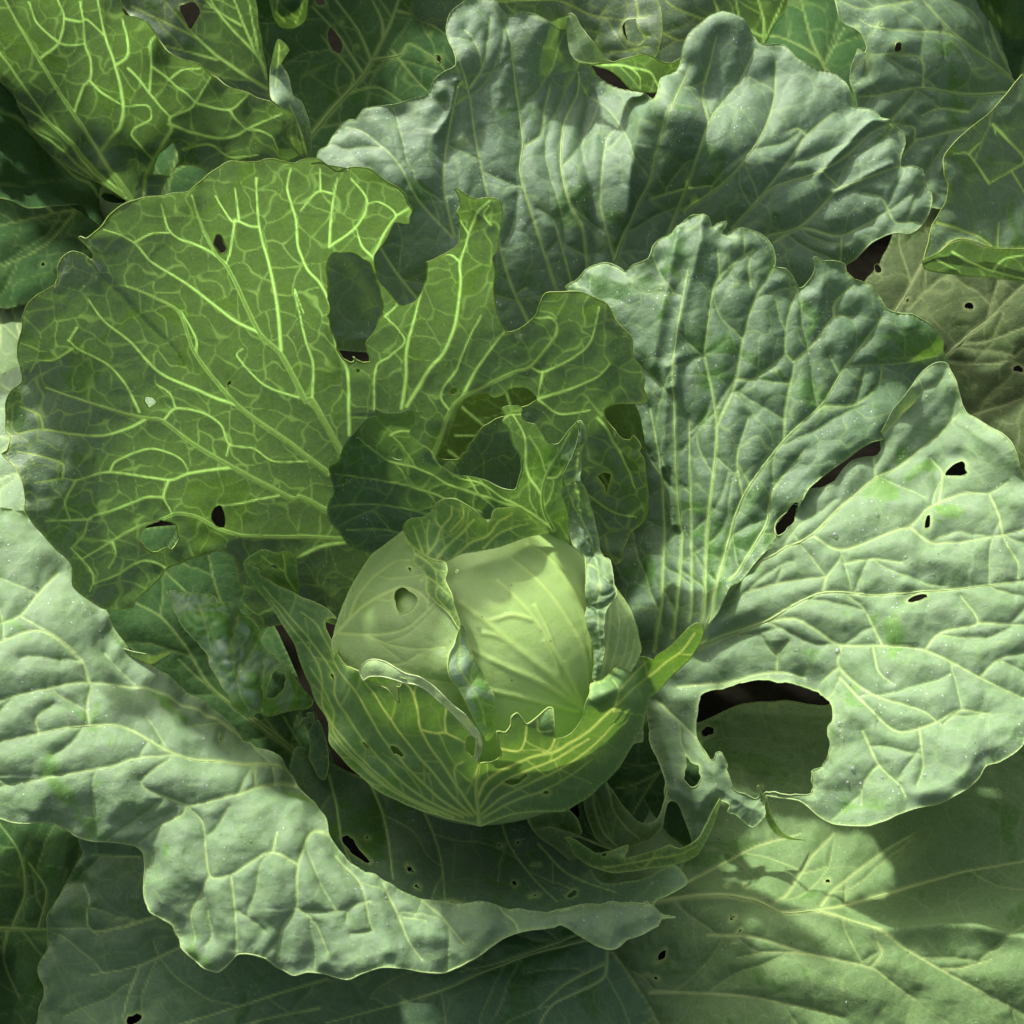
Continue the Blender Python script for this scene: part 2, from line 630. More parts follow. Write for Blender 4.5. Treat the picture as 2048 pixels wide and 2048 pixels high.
# ------------------------------------------------------------------ materials
def leaf_material(name, green=(0.055, 0.14, 0.02), bloom=(0.20, 0.29, 0.22), amount=0.8, trans=(0.30, 0.50, 0.03), tfac=0.38,
                  vein=(0.50, 0.60, 0.20), wiped=0.55, rough=0.5, dew=0.5, shine=0.5, bump=0.42, patches=22.0):
    m = bpy.data.materials.new(name)
    m.use_nodes = True
    nt = m.node_tree
    N, Lk = nt.nodes, nt.links
    N.clear()

    def node(t, **kw):
        x = N.new(t)
        for k, v in kw.items():
            setattr(x, k, v)
        return x

    def math_(op, a, b=None, clamp=False):
        x = node("ShaderNodeMath", operation=op, use_clamp=clamp)
        for i, v in enumerate((a, b)):
            if v is None:
                continue
            if isinstance(v, (int, float)):
                x.inputs[i].default_value = v
            else:
                Lk.new(v, x.inputs[i])
        return x.outputs[0]

    def mixc(f, a, b):
        x = node("ShaderNodeMix", data_type='RGBA')
        for s_, v in ((x.inputs[0], f), (x.inputs[6], a), (x.inputs[7], b)):
            if isinstance(v, tuple):
                s_.default_value = (*v, 1)
            elif isinstance(v, (int, float)):
                s_.default_value = v
            else:
                Lk.new(v, s_)
        return x.outputs[2]

    tc = node("ShaderNodeTexCoord").outputs["Object"]

    def noise(scale, detail=3, rough_=0.5, dist=0.0):
        x = node("ShaderNodeTexNoise")
        x.inputs["Scale"].default_value = scale
        x.inputs["Detail"].default_value = detail
        x.inputs["Roughness"].default_value = rough_
        x.inputs["Distortion"].default_value = dist
        Lk.new(tc, x.inputs["Vector"])
        return x.outputs["Fac"]

    def ramp(f, lo, hi):
        x = node("ShaderNodeMapRange", interpolation_type='SMOOTHSTEP')
        x.inputs[1].default_value = lo
        x.inputs[2].default_value = hi
        Lk.new(f, x.inputs[0])
        return x.outputs[0]

    av = node("ShaderNodeAttribute", attribute_name="vein").outputs["Fac"]
    ae = node("ShaderNodeAttribute", attribute_name="edge").outputs["Fac"]
    n_patch = noise(patches, 5, 0.6, 0.8)
    n_mid = noise(95, 4, 0.6)
    n_fine = noise(520, 5, 0.75)
    n_micro = noise(2600, 2, 0.5)
    w = ramp(n_patch, wiped, wiped + 0.05)                        # rubbed, wax-free places
    mott = math_('ADD', math_('MULTIPLY', n_mid, 0.9), math_('ADD', math_('MULTIPLY', n_fine, 1.5), math_('MULTIPLY', n_micro, 0.5)))
    mott = math_('SUBTRACT', mott, 0.72)                          # about 0.75 on average
    bl = math_('MULTIPLY', math_('MULTIPLY', mott, amount), math_('SUBTRACT', 1.0, math_('MULTIPLY', w, 0.85)), True)
    bl = math_('MULTIPLY', bl, math_('SUBTRACT', 1.0, math_('MULTIPLY', av, 0.6)), True)
    bl = math_('MULTIPLY', bl, math_('SUBTRACT', 1.0, math_('MULTIPLY', ae, 0.4)), True)
    g2 = mixc(n_mid, green, tuple(c * 1.5 for c in green))
    base = mixc(bl, g2, bloom)
    vo = node("ShaderNodeTexVoronoi", feature='DISTANCE_TO_EDGE')  # the finest network
    vo.inputs["Scale"].default_value = 170
    Lk.new(tc, vo.inputs["Vector"])
    fine = math_('SUBTRACT', 1.0, ramp(vo.outputs["Distance"], 0.0, 0.09))
    fine = math_('MULTIPLY', fine, 0.10)
    veins_ = math_('MAXIMUM', math_('MULTIPLY', av, 0.9), fine, True)
    base = mixc(veins_, base, vein)
    base = mixc(math_('MULTIPLY', math_('MULTIPLY', ae, ae), 0.75), base, tuple(min(1, c * 1.15) for c in vein))
    if dew > 0:
        vd = node("ShaderNodeTexVoronoi", feature='F1')
        vd.inputs["Scale"].default_value = 430
        Lk.new(tc, vd.inputs["Vector"])
        glints = math_('SUBTRACT', 1.0, ramp(vd.outputs["Distance"], 0.10, 0.20))
        where = ramp(noise(40, 4, 0.6), 0.47, 0.62)
        sel = ramp(node_sep(nt, vd.outputs["Color"]), 0.62, 0.66)
        glints = math_('MULTIPLY', math_('MULTIPLY', glints, where), sel)
        base = mixc(math_('MULTIPLY', glints, dew), base, (0.85, 0.9, 0.88))  # white spots paint the sparkle of dew into the colour
    scar = ramp(noise(33, 6, 0.7, 0.5), 0.685, 0.72)               # scars, yellowing, specks of dirt
    base = mixc(math_('MULTIPLY', scar, 0.55), base, (0.20, 0.19, 0.05))
    sp = node("ShaderNodeTexVoronoi", feature='F1')
    sp.inputs["Scale"].default_value = 210
    Lk.new(tc, sp.inputs["Vector"])
    speck = math_('MULTIPLY', math_('SUBTRACT', 1.0, ramp(sp.outputs["Distance"], 0.06, 0.14)), ramp(node_sep(nt, sp.outputs["Color"]), 0.86, 0.88))
    base = mixc(math_('MULTIPLY', speck, 0.7), base, (0.02, 0.025, 0.012))
    bp = node("ShaderNodeBump")
    bp.inputs["Strength"].default_value = bump
    bp.inputs["Distance"].default_value = 0.0012
    hb = math_('ADD', math_('MULTIPLY', noise(230, 6, 0.68), 1.15), math_('MULTIPLY', n_micro, 0.35))
    hb = math_('ADD', hb, math_('MULTIPLY', fine, -0.8))
    Lk.new(hb, bp.inputs["Height"])
    pr = node("ShaderNodeBsdfPrincipled")
    Lk.new(base, pr.inputs["Base Color"])
    Lk.new(bp.outputs[0], pr.inputs["Normal"])
    rg = math_('ADD', rough - 0.1, math_('MULTIPLY', bl, 0.18))
    Lk.new(rg, pr.inputs["Roughness"])
    pr.inputs["Specular IOR Level"].default_value = shine
    pr.inputs["Sheen Weight"].default_value = 0.07 * shine
    pr.inputs["Sheen Roughness"].default_value = 0.5
    tr = node("ShaderNodeBsdfTranslucent")
    tb = mixc(math_('MULTIPLY', bl, 0.55), trans, tuple(0.45 * t + 0.02 for t in trans))
    tcx = mixc(math_('POWER', veins_, 1.6), tb, tuple(min(0.92, 5.5 * t + 0.10) for t in trans))
    Lk.new(tcx, tr.inputs["Color"])
    Lk.new(bp.outputs[0], tr.inputs["Normal"])
    mx = node("ShaderNodeMixShader")
    mx.inputs[0].default_value = tfac
    Lk.new(pr.outputs[0], mx.inputs[1])
    Lk.new(tr.outputs[0], mx.inputs[2])
    out = node("ShaderNodeOutputMaterial")
    Lk.new(mx.outputs[0], out.inputs[0])
    return m


def node_sep(nt, colour):
    s = nt.nodes.new("ShaderNodeSeparateColor")
    nt.links.new(colour, s.inputs[0])
    return s.outputs[0]

# ------------------------------------------------------------------ materials in use
M_BACKLIT = leaf_material("leaf_green_upright", green=(0.045, 0.11, 0.02), bloom=(0.125, 0.19, 0.125), amount=0.80, trans=(0.07, 0.138, 0.02), tfac=0.38, wiped=0.56, dew=0.6, rough=0.48, vein=(0.36, 0.48, 0.09), shine=0.3)
M_BLOOM = leaf_material("leaf_waxy", green=(0.045, 0.115, 0.022), bloom=(0.125, 0.195, 0.125), amount=0.92, trans=(0.10, 0.19, 0.02), tfac=0.25, wiped=0.60, dew=0.8, rough=0.55, vein=(0.30, 0.42, 0.15), shine=0.28)
M_WIPED = leaf_material("leaf_waxy_rubbed", green=(0.042, 0.115, 0.02), bloom=(0.10, 0.16, 0.102), amount=0.88, trans=(0.09, 0.19, 0.02), tfac=0.28, wiped=0.54, dew=0.8, rough=0.52, vein=(0.30, 0.44, 0.14), patches=26, shine=0.28)
M_PALE = leaf_material("leaf_waxy_pale", green=(0.075, 0.17, 0.03), bloom=(0.165, 0.232, 0.148), amount=0.92, trans=(0.16, 0.28, 0.03), tfac=0.22, wiped=0.60, dew=0.6, rough=0.6, vein=(0.32, 0.43, 0.17), shine=0.2)
M_YOUNG = leaf_material("leaf_wrapper", green=(0.075, 0.185, 0.025), bloom=(0.125, 0.205, 0.095), amount=0.75, trans=(0.13, 0.27, 0.02), tfac=0.30, wiped=0.57, dew=0.2, rough=0.48, vein=(0.40, 0.54, 0.14), shine=0.3)
M_CURL = leaf_material("leaf_crinkled", green=(0.08, 0.22, 0.025), bloom=(0.24, 0.34, 0.25), amount=0.95, trans=(0.16, 0.30, 0.02), tfac=0.28, wiped=0.50, dew=0.3, rough=0.36, vein=(0.38, 0.52, 0.14), shine=0.6, patches=38)
M_RIM = leaf_material("leaf_rim_pale_lit", green=(0.15, 0.28, 0.06), bloom=(0.27, 0.38, 0.19), amount=0.95, trans=(0.3, 0.4, 0.1), tfac=0.2, wiped=0.7, dew=0.1, rough=0.6, vein=(0.5, 0.6, 0.3), shine=0.2)  # pale underside, with sunlight on the rim painted into the colour
M_HEAD = leaf_material("head_leaf", green=(0.18, 0.32, 0.05), bloom=(0.29, 0.41, 0.155), amount=0.85, trans=(0.4, 0.55, 0.1), tfac=0.12, wiped=0.68, dew=0.1, rough=0.5, vein=(0.40, 0.54, 0.16), bump=0.2, shine=0.3)
M_HEADL = leaf_material("head_leaf_grey", green=(0.13, 0.23, 0.04), bloom=(0.22, 0.315, 0.135), amount=0.85, trans=(0.25, 0.4, 0.05), tfac=0.16, wiped=0.60, dew=0.1, rough=0.5, vein=(0.36, 0.48, 0.16), bump=0.3, shine=0.3)
M_DARK = leaf_material("leaf_painted_shade", green=(0.03, 0.085, 0.018), bloom=(0.095, 0.16, 0.095), amount=0.7, trans=(0.08, 0.16, 0.012), tfac=0.22, wiped=0.58, dew=0.2, rough=0.55, vein=(0.24, 0.34, 0.12), shine=0.2)  # darker leaf copy: shade is put into the colour
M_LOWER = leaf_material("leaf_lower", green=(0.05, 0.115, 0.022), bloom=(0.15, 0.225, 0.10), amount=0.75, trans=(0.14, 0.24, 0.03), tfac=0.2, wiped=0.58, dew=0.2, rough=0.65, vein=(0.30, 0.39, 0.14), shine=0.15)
M_DEEP = leaf_material("leaf_painted_deep_shade", green=(0.018, 0.052, 0.010), bloom=(0.042, 0.08, 0.038), amount=0.7, trans=(0.05, 0.10, 0.01), tfac=0.18, wiped=0.58, dew=0.0, rough=0.8, vein=(0.14, 0.21, 0.065), shine=0.0)  # darkest leaf copy: deep shade between leaves is painted into its colour
M_RIB = leaf_material("pale_rib", green=(0.34, 0.46, 0.12), bloom=(0.34, 0.46, 0.14), amount=0.5, trans=(0.36, 0.42, 0.14), tfac=0.40, wiped=0.8, dew=0, rough=0.5, vein=(0.42, 0.54, 0.14), shine=0.3, bump=0.05)
M_OLIVE = leaf_material("leaf_olive", green=(0.030, 0.052, 0.014), bloom=(0.062, 0.085, 0.040), amount=0.8, trans=(0.06, 0.09, 0.02), tfac=0.15, wiped=0.56, dew=0.1, rough=0.75, vein=(0.17, 0.21, 0.09), shine=0.03, bump=0.8)


def simple_material(name, col, rough=0.8, col2=None, scale=60):
    m = bpy.data.materials.new(name)
    m.use_nodes = True
    nt = m.node_tree
    p = nt.nodes["Principled BSDF"]
    p.inputs["Roughness"].default_value = rough
    p.inputs["Specular IOR Level"].default_value = 0.0
    tc = nt.nodes.new("ShaderNodeTexCoord")
    nz = nt.nodes.new("ShaderNodeTexNoise")
    nz.inputs["Scale"].default_value = scale
    nz.inputs["Detail"].default_value = 6
    mx = nt.nodes.new("ShaderNodeMix")
    mx.data_type = 'RGBA'
    mx.inputs[6].default_value = (*col, 1)
    mx.inputs[7].default_value = (*(col2 or col), 1)
    nt.links.new(tc.outputs["Object"], nz.inputs["Vector"])
    nt.links.new(nz.outputs["Fac"], mx.inputs[0])
    nt.links.new(mx.outputs[2], p.inputs["Base Color"])
    b = nt.nodes.new("ShaderNodeBump")
    b.inputs["Distance"].default_value = 0.003
    b.inputs["Strength"].default_value = 0.5
    nt.links.new(nz.outputs["Fac"], b.inputs["Height"])
    nt.links.new(b.outputs[0], p.inputs["Normal"])
    return m


M_SOIL = simple_material("soil", (0.003, 0.003, 0.0022), 0.95, (0.010, 0.0095, 0.0065), 90)  # near-black colour stands in for shade in the gaps between leaves
M_STEM = simple_material("stem", (0.20, 0.28, 0.12), 0.6, (0.30, 0.36, 0.18), 40)

# ------------------------------------------------------------------ the ground
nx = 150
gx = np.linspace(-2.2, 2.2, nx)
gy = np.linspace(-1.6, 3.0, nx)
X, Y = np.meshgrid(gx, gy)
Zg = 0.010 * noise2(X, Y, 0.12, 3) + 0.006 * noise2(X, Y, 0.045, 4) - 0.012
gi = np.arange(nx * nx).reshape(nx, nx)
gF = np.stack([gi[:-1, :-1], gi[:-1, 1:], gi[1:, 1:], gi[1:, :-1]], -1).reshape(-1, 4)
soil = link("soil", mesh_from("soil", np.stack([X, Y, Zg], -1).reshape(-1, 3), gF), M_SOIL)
soil['kind'] = 'structure'
soil['label'] = 'bare soil under the cabbage plants, coloured near black for shade'


def stem(parent, top, r=0.016, lean=(0.0, 0.0)):
    base = np.array(parent.location)
    V, F = [], []
    K, R = 9, 14
    for i in range(K):
        t = i / (K - 1)
        rr = r * (1.25 - 0.35 * t + 0.10 * math.sin(t * 17))
        for j in range(R):
            a = 2 * math.pi * j / R
            V.append((lean[0] * t + rr * math.cos(a), lean[1] * t + rr * math.sin(a), -0.03 + (top + 0.03) * t))
    for i in range(K - 1):
        for j in range(R):
            F.append((i * R + j, i * R + (j + 1) % R, (i + 1) * R + (j + 1) % R, (i + 1) * R + j))
    return link("stem", mesh_from("stem", V, F, np.tile([[0.5, 0.0]], (len(V), 1))), M_STEM, parent)


GROUP = 'cabbages growing in the bed'
c_main = plant("cabbage", (HEAD_C[0], HEAD_C[1], 0.0), 'whole open cabbage in the middle with a pale round head and bug-eaten outer leaves', GROUP)
stem(c_main, 0.03, 0.02)

# ------------------------------------------------------------------ the head: a ball of tight leaves
HV = [(2.6, 1.4, "J1455,1210 1330,1070 1200,960 1050,840 900,710 770,620"),
      (1.8, 1.0, "J1440,1170 1370,1020 1300,900 1190,720 1080,590 980,500"),
      (1.8, 1.0, "J1490,1090 1460,900 1380,740 1290,600 1180,480 1060,380"),
      (1.4, 0.9, "J1500,1000 1490,820 1440,640 1330,450 1230,350 1150,300"),
      (2.0, 1.0, "J1430,1190 1250,1080 1100,1010 950,940 820,870"),
      (1.6, 0.9, "J1420,1220 1250,1180 1080,1140 940,1110"),
      (1.2, 0.8, "J1190,720 1060,690 940,720 850,690"), (1.1, 0.7, "J1300,900 1250,760 1190,640"),
      (1.1, 0.7, "J1050,840 960,800 900,790"), (1.0, 0.7, "J1330,1070 1300,960 1240,830"),
      (1.2, 0.8, "J1560,980 1600,820 1650,700 1660,640"), (1.2, 0.8, "J1580,990 1650,860 1690,760"),
      (1.0, 0.8, "J1620,960 1680,880 1720,800")]


def head_ball():
    nu, nv = 560, 320
    th = np.linspace(0, 2 * math.pi, nu, endpoint=False)
    ph = np.linspace(0.001, math.pi - 0.001, nv)
    T, P_ = np.meshgrid(th, ph)
    d = np.stack([np.sin(P_) * np.cos(T), np.sin(P_) * np.sin(T), np.cos(P_)], -1).reshape(-1, 3)
    ax = FWD
    # polar axis across the view so that the poles fall on the silhouette
    Mx = np.stack([UP, FWD, RIGHT], 0)
    d = d @ Mx
    V = HEAD_C + d * HEAD_R * np.array([1.0, 1.0, 0.98])
    rel = V - CAM
    dep = rel @ FWD
    px = np.stack([512 + rel @ RIGHT / dep / HALF * 512, 512 - rel @ UP / dep / HALF * 512], 1)
    front = (d @ FWD) < 0.15
    best = np.full(len(V), 99.0)
    vm = np.zeros(len(V))
    for w0, w1, t in HV:
        l = smooth_open([q[:2] for q in parse(t)], 2.0)
        wd = np.linspace(w0, w1, len(l))
        for i in range(0, len(V), 8000):
            D = np.hypot(px[i:i + 8000, None, 0] - l[None, :, 0], px[i:i + 8000, None, 1] - l[None, :, 1])
            k = D.argmin(1)
            dm = D[np.arange(len(k)), k]
            vm[i:i + 8000] = np.maximum(vm[i:i + 8000], 0.8 * np.clip(1.3 - dm / (wd[k] + 0.7), 0, 1) * front[i:i + 8000])
            best[i:i + 8000] = np.minimum(best[i:i + 8000], np.where(front[i:i + 8000], dm / np.maximum(wd[k], 1), 99))
    r = 0.0006 * np.exp(-(best / 2.2) ** 2) + 0.0003 * noise2(px[:, 0], px[:, 1], 45, 5) + 0.0001 * noise2(px[:, 0], px[:, 1], 9, 6)
    V = V + d * r[:, None]
    i0 = np.arange(nu * nv).reshape(nv, nu)
    i1 = np.roll(i0, -1, 1)
    F = np.stack([i0[:-1], i1[:-1], i1[1:], i0[1:]], -1).reshape(-1, 4)
    o = link("head", mesh_from("head", V - np.array(c_main.location), F[:, ::-1], np.stack([vm, 0 * vm], 1)), M_HEAD, c_main)
    o['label'] = 'tight pale green head with fanning veins'
    return o


head = head_ball()

# left leaf of the head, with its eaten window, and its curled green margin
P_headleft = Patch(["!J60,850", "!J70,800 100,700 140,600 200,480 280,370 370,300 470,225", "J470,225 490,290 560,355 640,390 690,405 700,440 690,500 720,570 740,650 770,720 775,790 740,850 715,900 705,960",
                    "!J705,960 760,1050 800,1150 860,1280 700,1250 400,1150 200,1050 100,960"],
                   "J60,850,s0.5 470,225,s0.5 300,370,s0.3 150,600,s0.4 120,900,s0.3 300,900,s0.25 300,600,s0.25 500,500,s0.5 560,360,s0.9 690,400,s1.2 620,600,s0.6 740,640,s1.1 600,800,s0.5 775,760,s1.1 705,960,s1.0 500,1000,s0.3 800,1150,s0.6 860,1280,s0.5 400,1150,s0.3",
                   holes=["J420,560 455,540 490,555 540,590 520,640 480,670 445,690 425,650 412,600", ("J503,440", 10, 12), ("J760,455", 6, 8)],
                   veins=[(2.4, 1.6, "J75,800 150,720 230,650 330,590 450,540 540,560 600,620"), (1.8, 1.0, "J100,790 250,800 400,790 500,750 600,660 650,620 740,640"),
                          (1.2, 0.8, "J150,720 200,600 300,480 420,400 500,390"), (1.2, 0.8, "J250,800 400,860 550,880 690,870"), (1.1, .8, "J300,960 450,960 560,900"),
                          (1.2, .8, "J560,500 590,470 640,440 690,440"), (1.2, 0.8, "J590,470 590,560 630,620")],
                   seed=31, puff=0.0012, cell=26, s=1.5, ruffle=0.0006, fine=0.25, branch=0.6, spread=9)
P_headcurl = Patch(["J470,215 475,185 510,155 560,150 610,120 640,75 690,50 740,48 800,75 850,110 900,160 915,178 930,160 945,115 970,97 1040,95 1100,97 1150,130 1200,170 1260,205",
                    "!J1260,205 1250,240 1150,260 1000,310 860,340 780,355 690,398 640,388 560,352 490,285"],
                   "J470,215,s0.9 500,170,s1.8 610,120,s2.6 700,50,s3.4 800,75,s3.2 900,165,s2.2 945,115,s2.3 1040,95,s2.3 1150,130,s1.6 1260,210,s0.6 1150,255,s0.3 1000,310,s0.25 860,340,s0.3 690,398,s0.7 560,352,s0.8 640,240,s1.6 800,220,s1.6 720,320,s0.9 950,230,s1.0 1080,180,s1.1",
                   veins=[(1.7, 1.0, "J590,360 640,290 670,210 720,150 730,90"), (1.7, 1.0, "J640,385 700,310 790,230 850,160"), (1.4, .9, "J570,350 540,270 520,200"), (1.4, .9, "J740,370 830,290 920,250 970,180 1060,130"),
                          (1.3, .9, "J600,340 590,250 600,170"), (1.2, .8, "J900,320 980,240 1090,200 1150,190"), (1.0, .8, "J670,210 640,170 640,110"), (1.0, .8, "J720,230 790,150 790,100")],
                   seed=32, puff=0.0016, cell=22, s=1.5, ruffle=0.001, spread=8)
P_headstrip = Patch(["J775,745 800,790 810,860 840,930 890,1000 935,1080 955,1160 965,1260 965,1330 935,1375 910,1385 890,1340 860,1290 820,1200 790,1140 760,1095 720,1040 705,970 715,905 740,850"],
                    "J775,745,s1.3 810,860,s0.9 715,905,s1.7 705,970,s1.8 890,1000,s0.7 790,1000,s1.7 760,1095,s1.6 935,1080,s0.6 860,1150,s1.6 820,1200,s1.5 955,1200,s0.7 890,1340,s1.3 965,1330,s0.8 910,1385,s1.0",
                    veins=[(1.4, .8, "J770,760 770,880 770,980 830,1080 880,1180 910,1300"), (1, .7, "J760,1095 830,1080 880,1020")], seed=33, puff=0.0016, cell=18, s=1.3, ruffle=0.0008, spread=7)
P_headright = Patch(["J1490,470 1500,560 1510,700 1520,850 1530,1000", "!J1600,1050 1700,1020", "J1768,900 1762,830 1735,740 1700,650 1650,570 1600,500 1540,440"],
                    "J1490,470,s0.35 1520,850,s0.4 1530,1000,s0.4 1700,1020,s0.3 1768,900,s0.4 1650,570,s0.3 1540,440,s0.3 1620,750,s0.35",
                    veins=[(1.4, .8, "J1560,1000 1590,830 1600,680 1580,520"), (1.3, .8, "J1600,1010 1640,850 1650,720 1630,600"), (1.2, .8, "J1640,1010 1690,880 1700,760"), (1.1, .8, "J1680,1000 1725,900 1735,820")], seed=34, puff=0.001, cell=20, s=1.4, ruffle=0.0005, branch=0.4, spread=6)
leaf(head, "head_leaf", M_HEADL, [P_headright], label='ribbed leaf on the right side of the head', ribs=0)
leaf(head, "head_leaf", M_HEADL, [P_headleft], label='outer leaf of the head with an eaten window', ribs=0)
P_headmargin = Patch(["J472,218 492,288 562,352 642,392 692,404 706,442 694,500 724,570 744,650 774,722 778,770 752,740 715,690 660,640 618,600 590,560 596,480 556,430 522,400 520,340 486,290"],
                     "J472,218,s0.9 562,352,s1.1 692,404,s1.7 694,500,s1.7 744,650,s1.7 778,770,s1.4 520,340,s0.9 596,480,s0.9 590,560,s0.9 660,640,s1.0 640,450,s1.5 690,600,s1.6",
                     veins=[(1.2, .8, "J520,350 600,400 640,440 690,450"), (1.2, .8, "J600,480 650,520 720,590"), (1.0, .7, "J650,520 640,590 720,680"), (1.0, .7, "J640,440 650,520")], seed=35, puff=0.0014, cell=16, s=1.2, ruffle=0.0008, spread=7)
leaf(head, "leaf_curl", M_YOUNG, [P_headmargin], label='green folded margin running down the left leaf of the head', ribs=0)
leaf(head, "leaf_curl", M_YOUNG, [P_headcurl], label='bright green curled back leaf margin', ribs=0)
leaf(head, "leaf_curl", M_CURL, [P_headstrip], label='twisted green strip of leaf margin across the head', ribs=0)

# ------------------------------------------------------------------ front wrapper leaf, keeled in the middle
P_wrap = Patch(["L930,240 1030,275 1033,320 1100,370 1200,412 1290,460 1400,505 1480,555 1530,610 1500,598 1455,612 1450,660 1468,700 1500,770 1560,870 1600,915 1680,950",
                "J160,975 225,1005 240,1040 280,1060 300,1075 370,1095 440,1160 425,1085 440,1090 480,1040 560,1040 630,1090 690,1150 750,1210 810,1270 850,1320 875,1370 880,1420 870,1480 880,1510 900,1508 950,1503 1000,1465 985,1400 975,1325 1015,1330 1050,1290 1052,1250 1085,1230 1112,1260 1140,1292 1190,1262 1260,1200 1285,1207 1295,1290 1303,1375 1370,1355 1420,1300 1455,1250 1468,1180 1490,1110 1495,1065 1550,1050 1600,1010 1650,960 1700,930 1800,920 1840,935 1860,908 1932,860",
                "F200,1430 240,1405 270,1420 277,1445 258,1505 195,1600 110,1690 10,1790", "!J1830,1130 1800,1260 1730,1400 1640,1540 1540,1640 1450,1712", "J1350,1768 1200,1772 1050,1792 945,1828 895,1850 830,1838 700,1800 550,1760 400,1700 260,1620 150,1520 60,1400",
                "!L1480,1280 1400,1150 1330,1000 1280,860 1250,760 1180,640 1100,520 1000,400 940,290"],
               "L930,240,15.0 1030,300,14.6 1100,520,12.5 1290,460,14 1530,610,14 1460,690,13.5 1250,700,12.5 1300,900,11 1450,850,12.5 1400,1150,9.6 1500,1100,s0.8 J160,975,s2.38 225,1005,s2.51 60,1400,s1.30 150,1520,s1.2 150,1300,s0.7 260,1620,s1.1 300,1400,s0.6 400,1700,s0.9 480,1040,s2.77 500,1300,s0.8 690,1150,s2.77 450,1550,s0.6 650,1400,s0.8 850,1320,s2.51 700,1600,s0.6 880,1510,s1.85 870,1660,s1.0 830,1830,s0.9 890,1837,s1.0 950,1600,s0.7 1000,1480,s2.11 1050,1752,s0.9 1100,1600,s0.7 1150,1400,s1.98 1090,1240,s2.51 1280,1210,s2.64 1303,1375,s2.77 1200,1725,s0.9 1350,1725,s0.8 1350,1550,s0.7 1470,1640,s0.8 1455,1250,s3.04 1300,1450,s1.98 1480,1330,s2.11 1620,1220,s2.51 1600,1400,s0.7 1730,1400,s0.7 1640,1540,s0.8 1540,1640,s0.8 1500,1080,s3.04 1650,1100,s3.43 1700,930,12.6 1690,1250,s1.0 1850,915,13.3 1800,1130,10.8 F270,1425,15.5 180,1560,13.6 0,1700,11.2",
               holes=["J800,1400 812,1365 840,1355 855,1380 860,1440 852,1480 825,1460 805,1430", ("J65,1027", 10, 17, -15), ("J258,1408", 12, 36, -28), ("J430,1440", 22, 46, -38), "J1010,1610 1060,1595 1100,1590 1140,1560 1150,1580 1110,1615 1060,1635 1030,1630", ("J1245,1670", 22, 10)],
               veins=[(3.2, 1.6, "J880,1830 870,1740 862,1650 870,1560 880,1515"), (1.8, 1.0, "J860,1790 760,1640 640,1460 560,1320 540,1200 500,1100 420,1040"), (1.6, 1.0, "J840,1800 700,1650 560,1480 420,1300 300,1120 240,1050"),
                      (1.6, 1.0, "J820,1800 640,1680 480,1520 330,1330 200,1120 100,990 L1400,650 1300,560"), (1.6, 1, "J790,1800 560,1690 360,1520 220,1350 80,1130 L1500,960 1350,740 1200,560 1050,400"),
                      (1.5, 1, "J740,1800 480,1690 280,1540 130,1370 20,1200 L1400,900 1250,680 1100,480"), (1.4, 1, "J650,1780 400,1660 210,1500 80,1340 L1500,1180 1350,920"), (1.3, .9, "J560,1740 330,1620 150,1460 50,1340"),
                      (1.5, 1, "J560,1320 640,1340 700,1340 800,1400"), (1.3, .9, "J700,1340 690,1260 700,1180 690,1140"), (1.3, .9, "J540,1200 520,1110"), (1.3, .9, "J760,1640 740,1540 790,1500"),
                      (1.6, 1, "J870,1700 920,1600 1020,1540 1150,1480 1300,1440 1450,1350 1600,1220 1750,1080 F150,1560 230,1460"), (1.4, 1, "J880,1760 960,1650 1100,1570 1300,1480 1480,1370"), (1.4, .9, "J890,1790 1000,1700 1180,1610 1350,1520 1500,1410 1620,1290"),
                      (1.3, .9, "J900,1810 1060,1720 1250,1650 1400,1560 1500,1480"), (1.5, 1, "J980,1420 1090,1440 1130,1380 1140,1295"), (1.2, .9, "J1300,1380 1260,1440 1150,1480"), (1.2, .9, "J1620,1220 1650,1110 1620,1040"), (1.2, .9, "J1650,1110 1750,1000 1800,950"), (1.1, .8, "J1200,1270 1210,1330 1280,1330")],
               seed=41, puff=0.0013, cell=30, s=1.4, ruffle=0.0012, fine=0.3, branch=0.5, spread=8)
P_wraplip = Patch(["J222,1005 235,970 265,945 300,938 360,950 420,985 480,1015 550,1030 620,1075 680,1130 740,1190 800,1240 850,1300 885,1350 897,1400 890,1450 868,1495 852,1492 864,1442 868,1375 832,1347 782,1292 727,1232 672,1177 612,1122 542,1077 472,1067 412,1047 342,1027 282,1027 242,1052 240,1045"],
                  "J222,1005,s2.64 265,945,s3.04 360,950,s3.10 480,1015,s3.10 620,1075,s3.10 740,1190,s3.10 850,1300,s2.90 897,1400,s2.64 868,1495,s2.11 868,1375,s2.77 790,1270,s3.04 680,1155,s3.17 550,1055,s3.17 420,1025,s3.17 290,1005,s3.17 240,1045,s2.64 300,970,s3.30 550,1043,s3.30 800,1260,s3.23",
                  seed=42, puff=0.0003, cell=16, s=1.2, ruffle=0.0006, fine=0.2)
P_wrapunder = Patch(["J240,1045 250,1030 290,1005 350,1008 420,1028 480,1045 430,1060 375,1062 350,1075 320,1065 275,1050"],
                    "J240,1045,s2.38 290,1005,s3.04 350,1008,s3.17 480,1045,s3.17 350,1075,s2.51 275,1050,s2.38 430,1060,s2.77", seed=43, puff=0.0004, s=1.2, ruffle=0.0004)
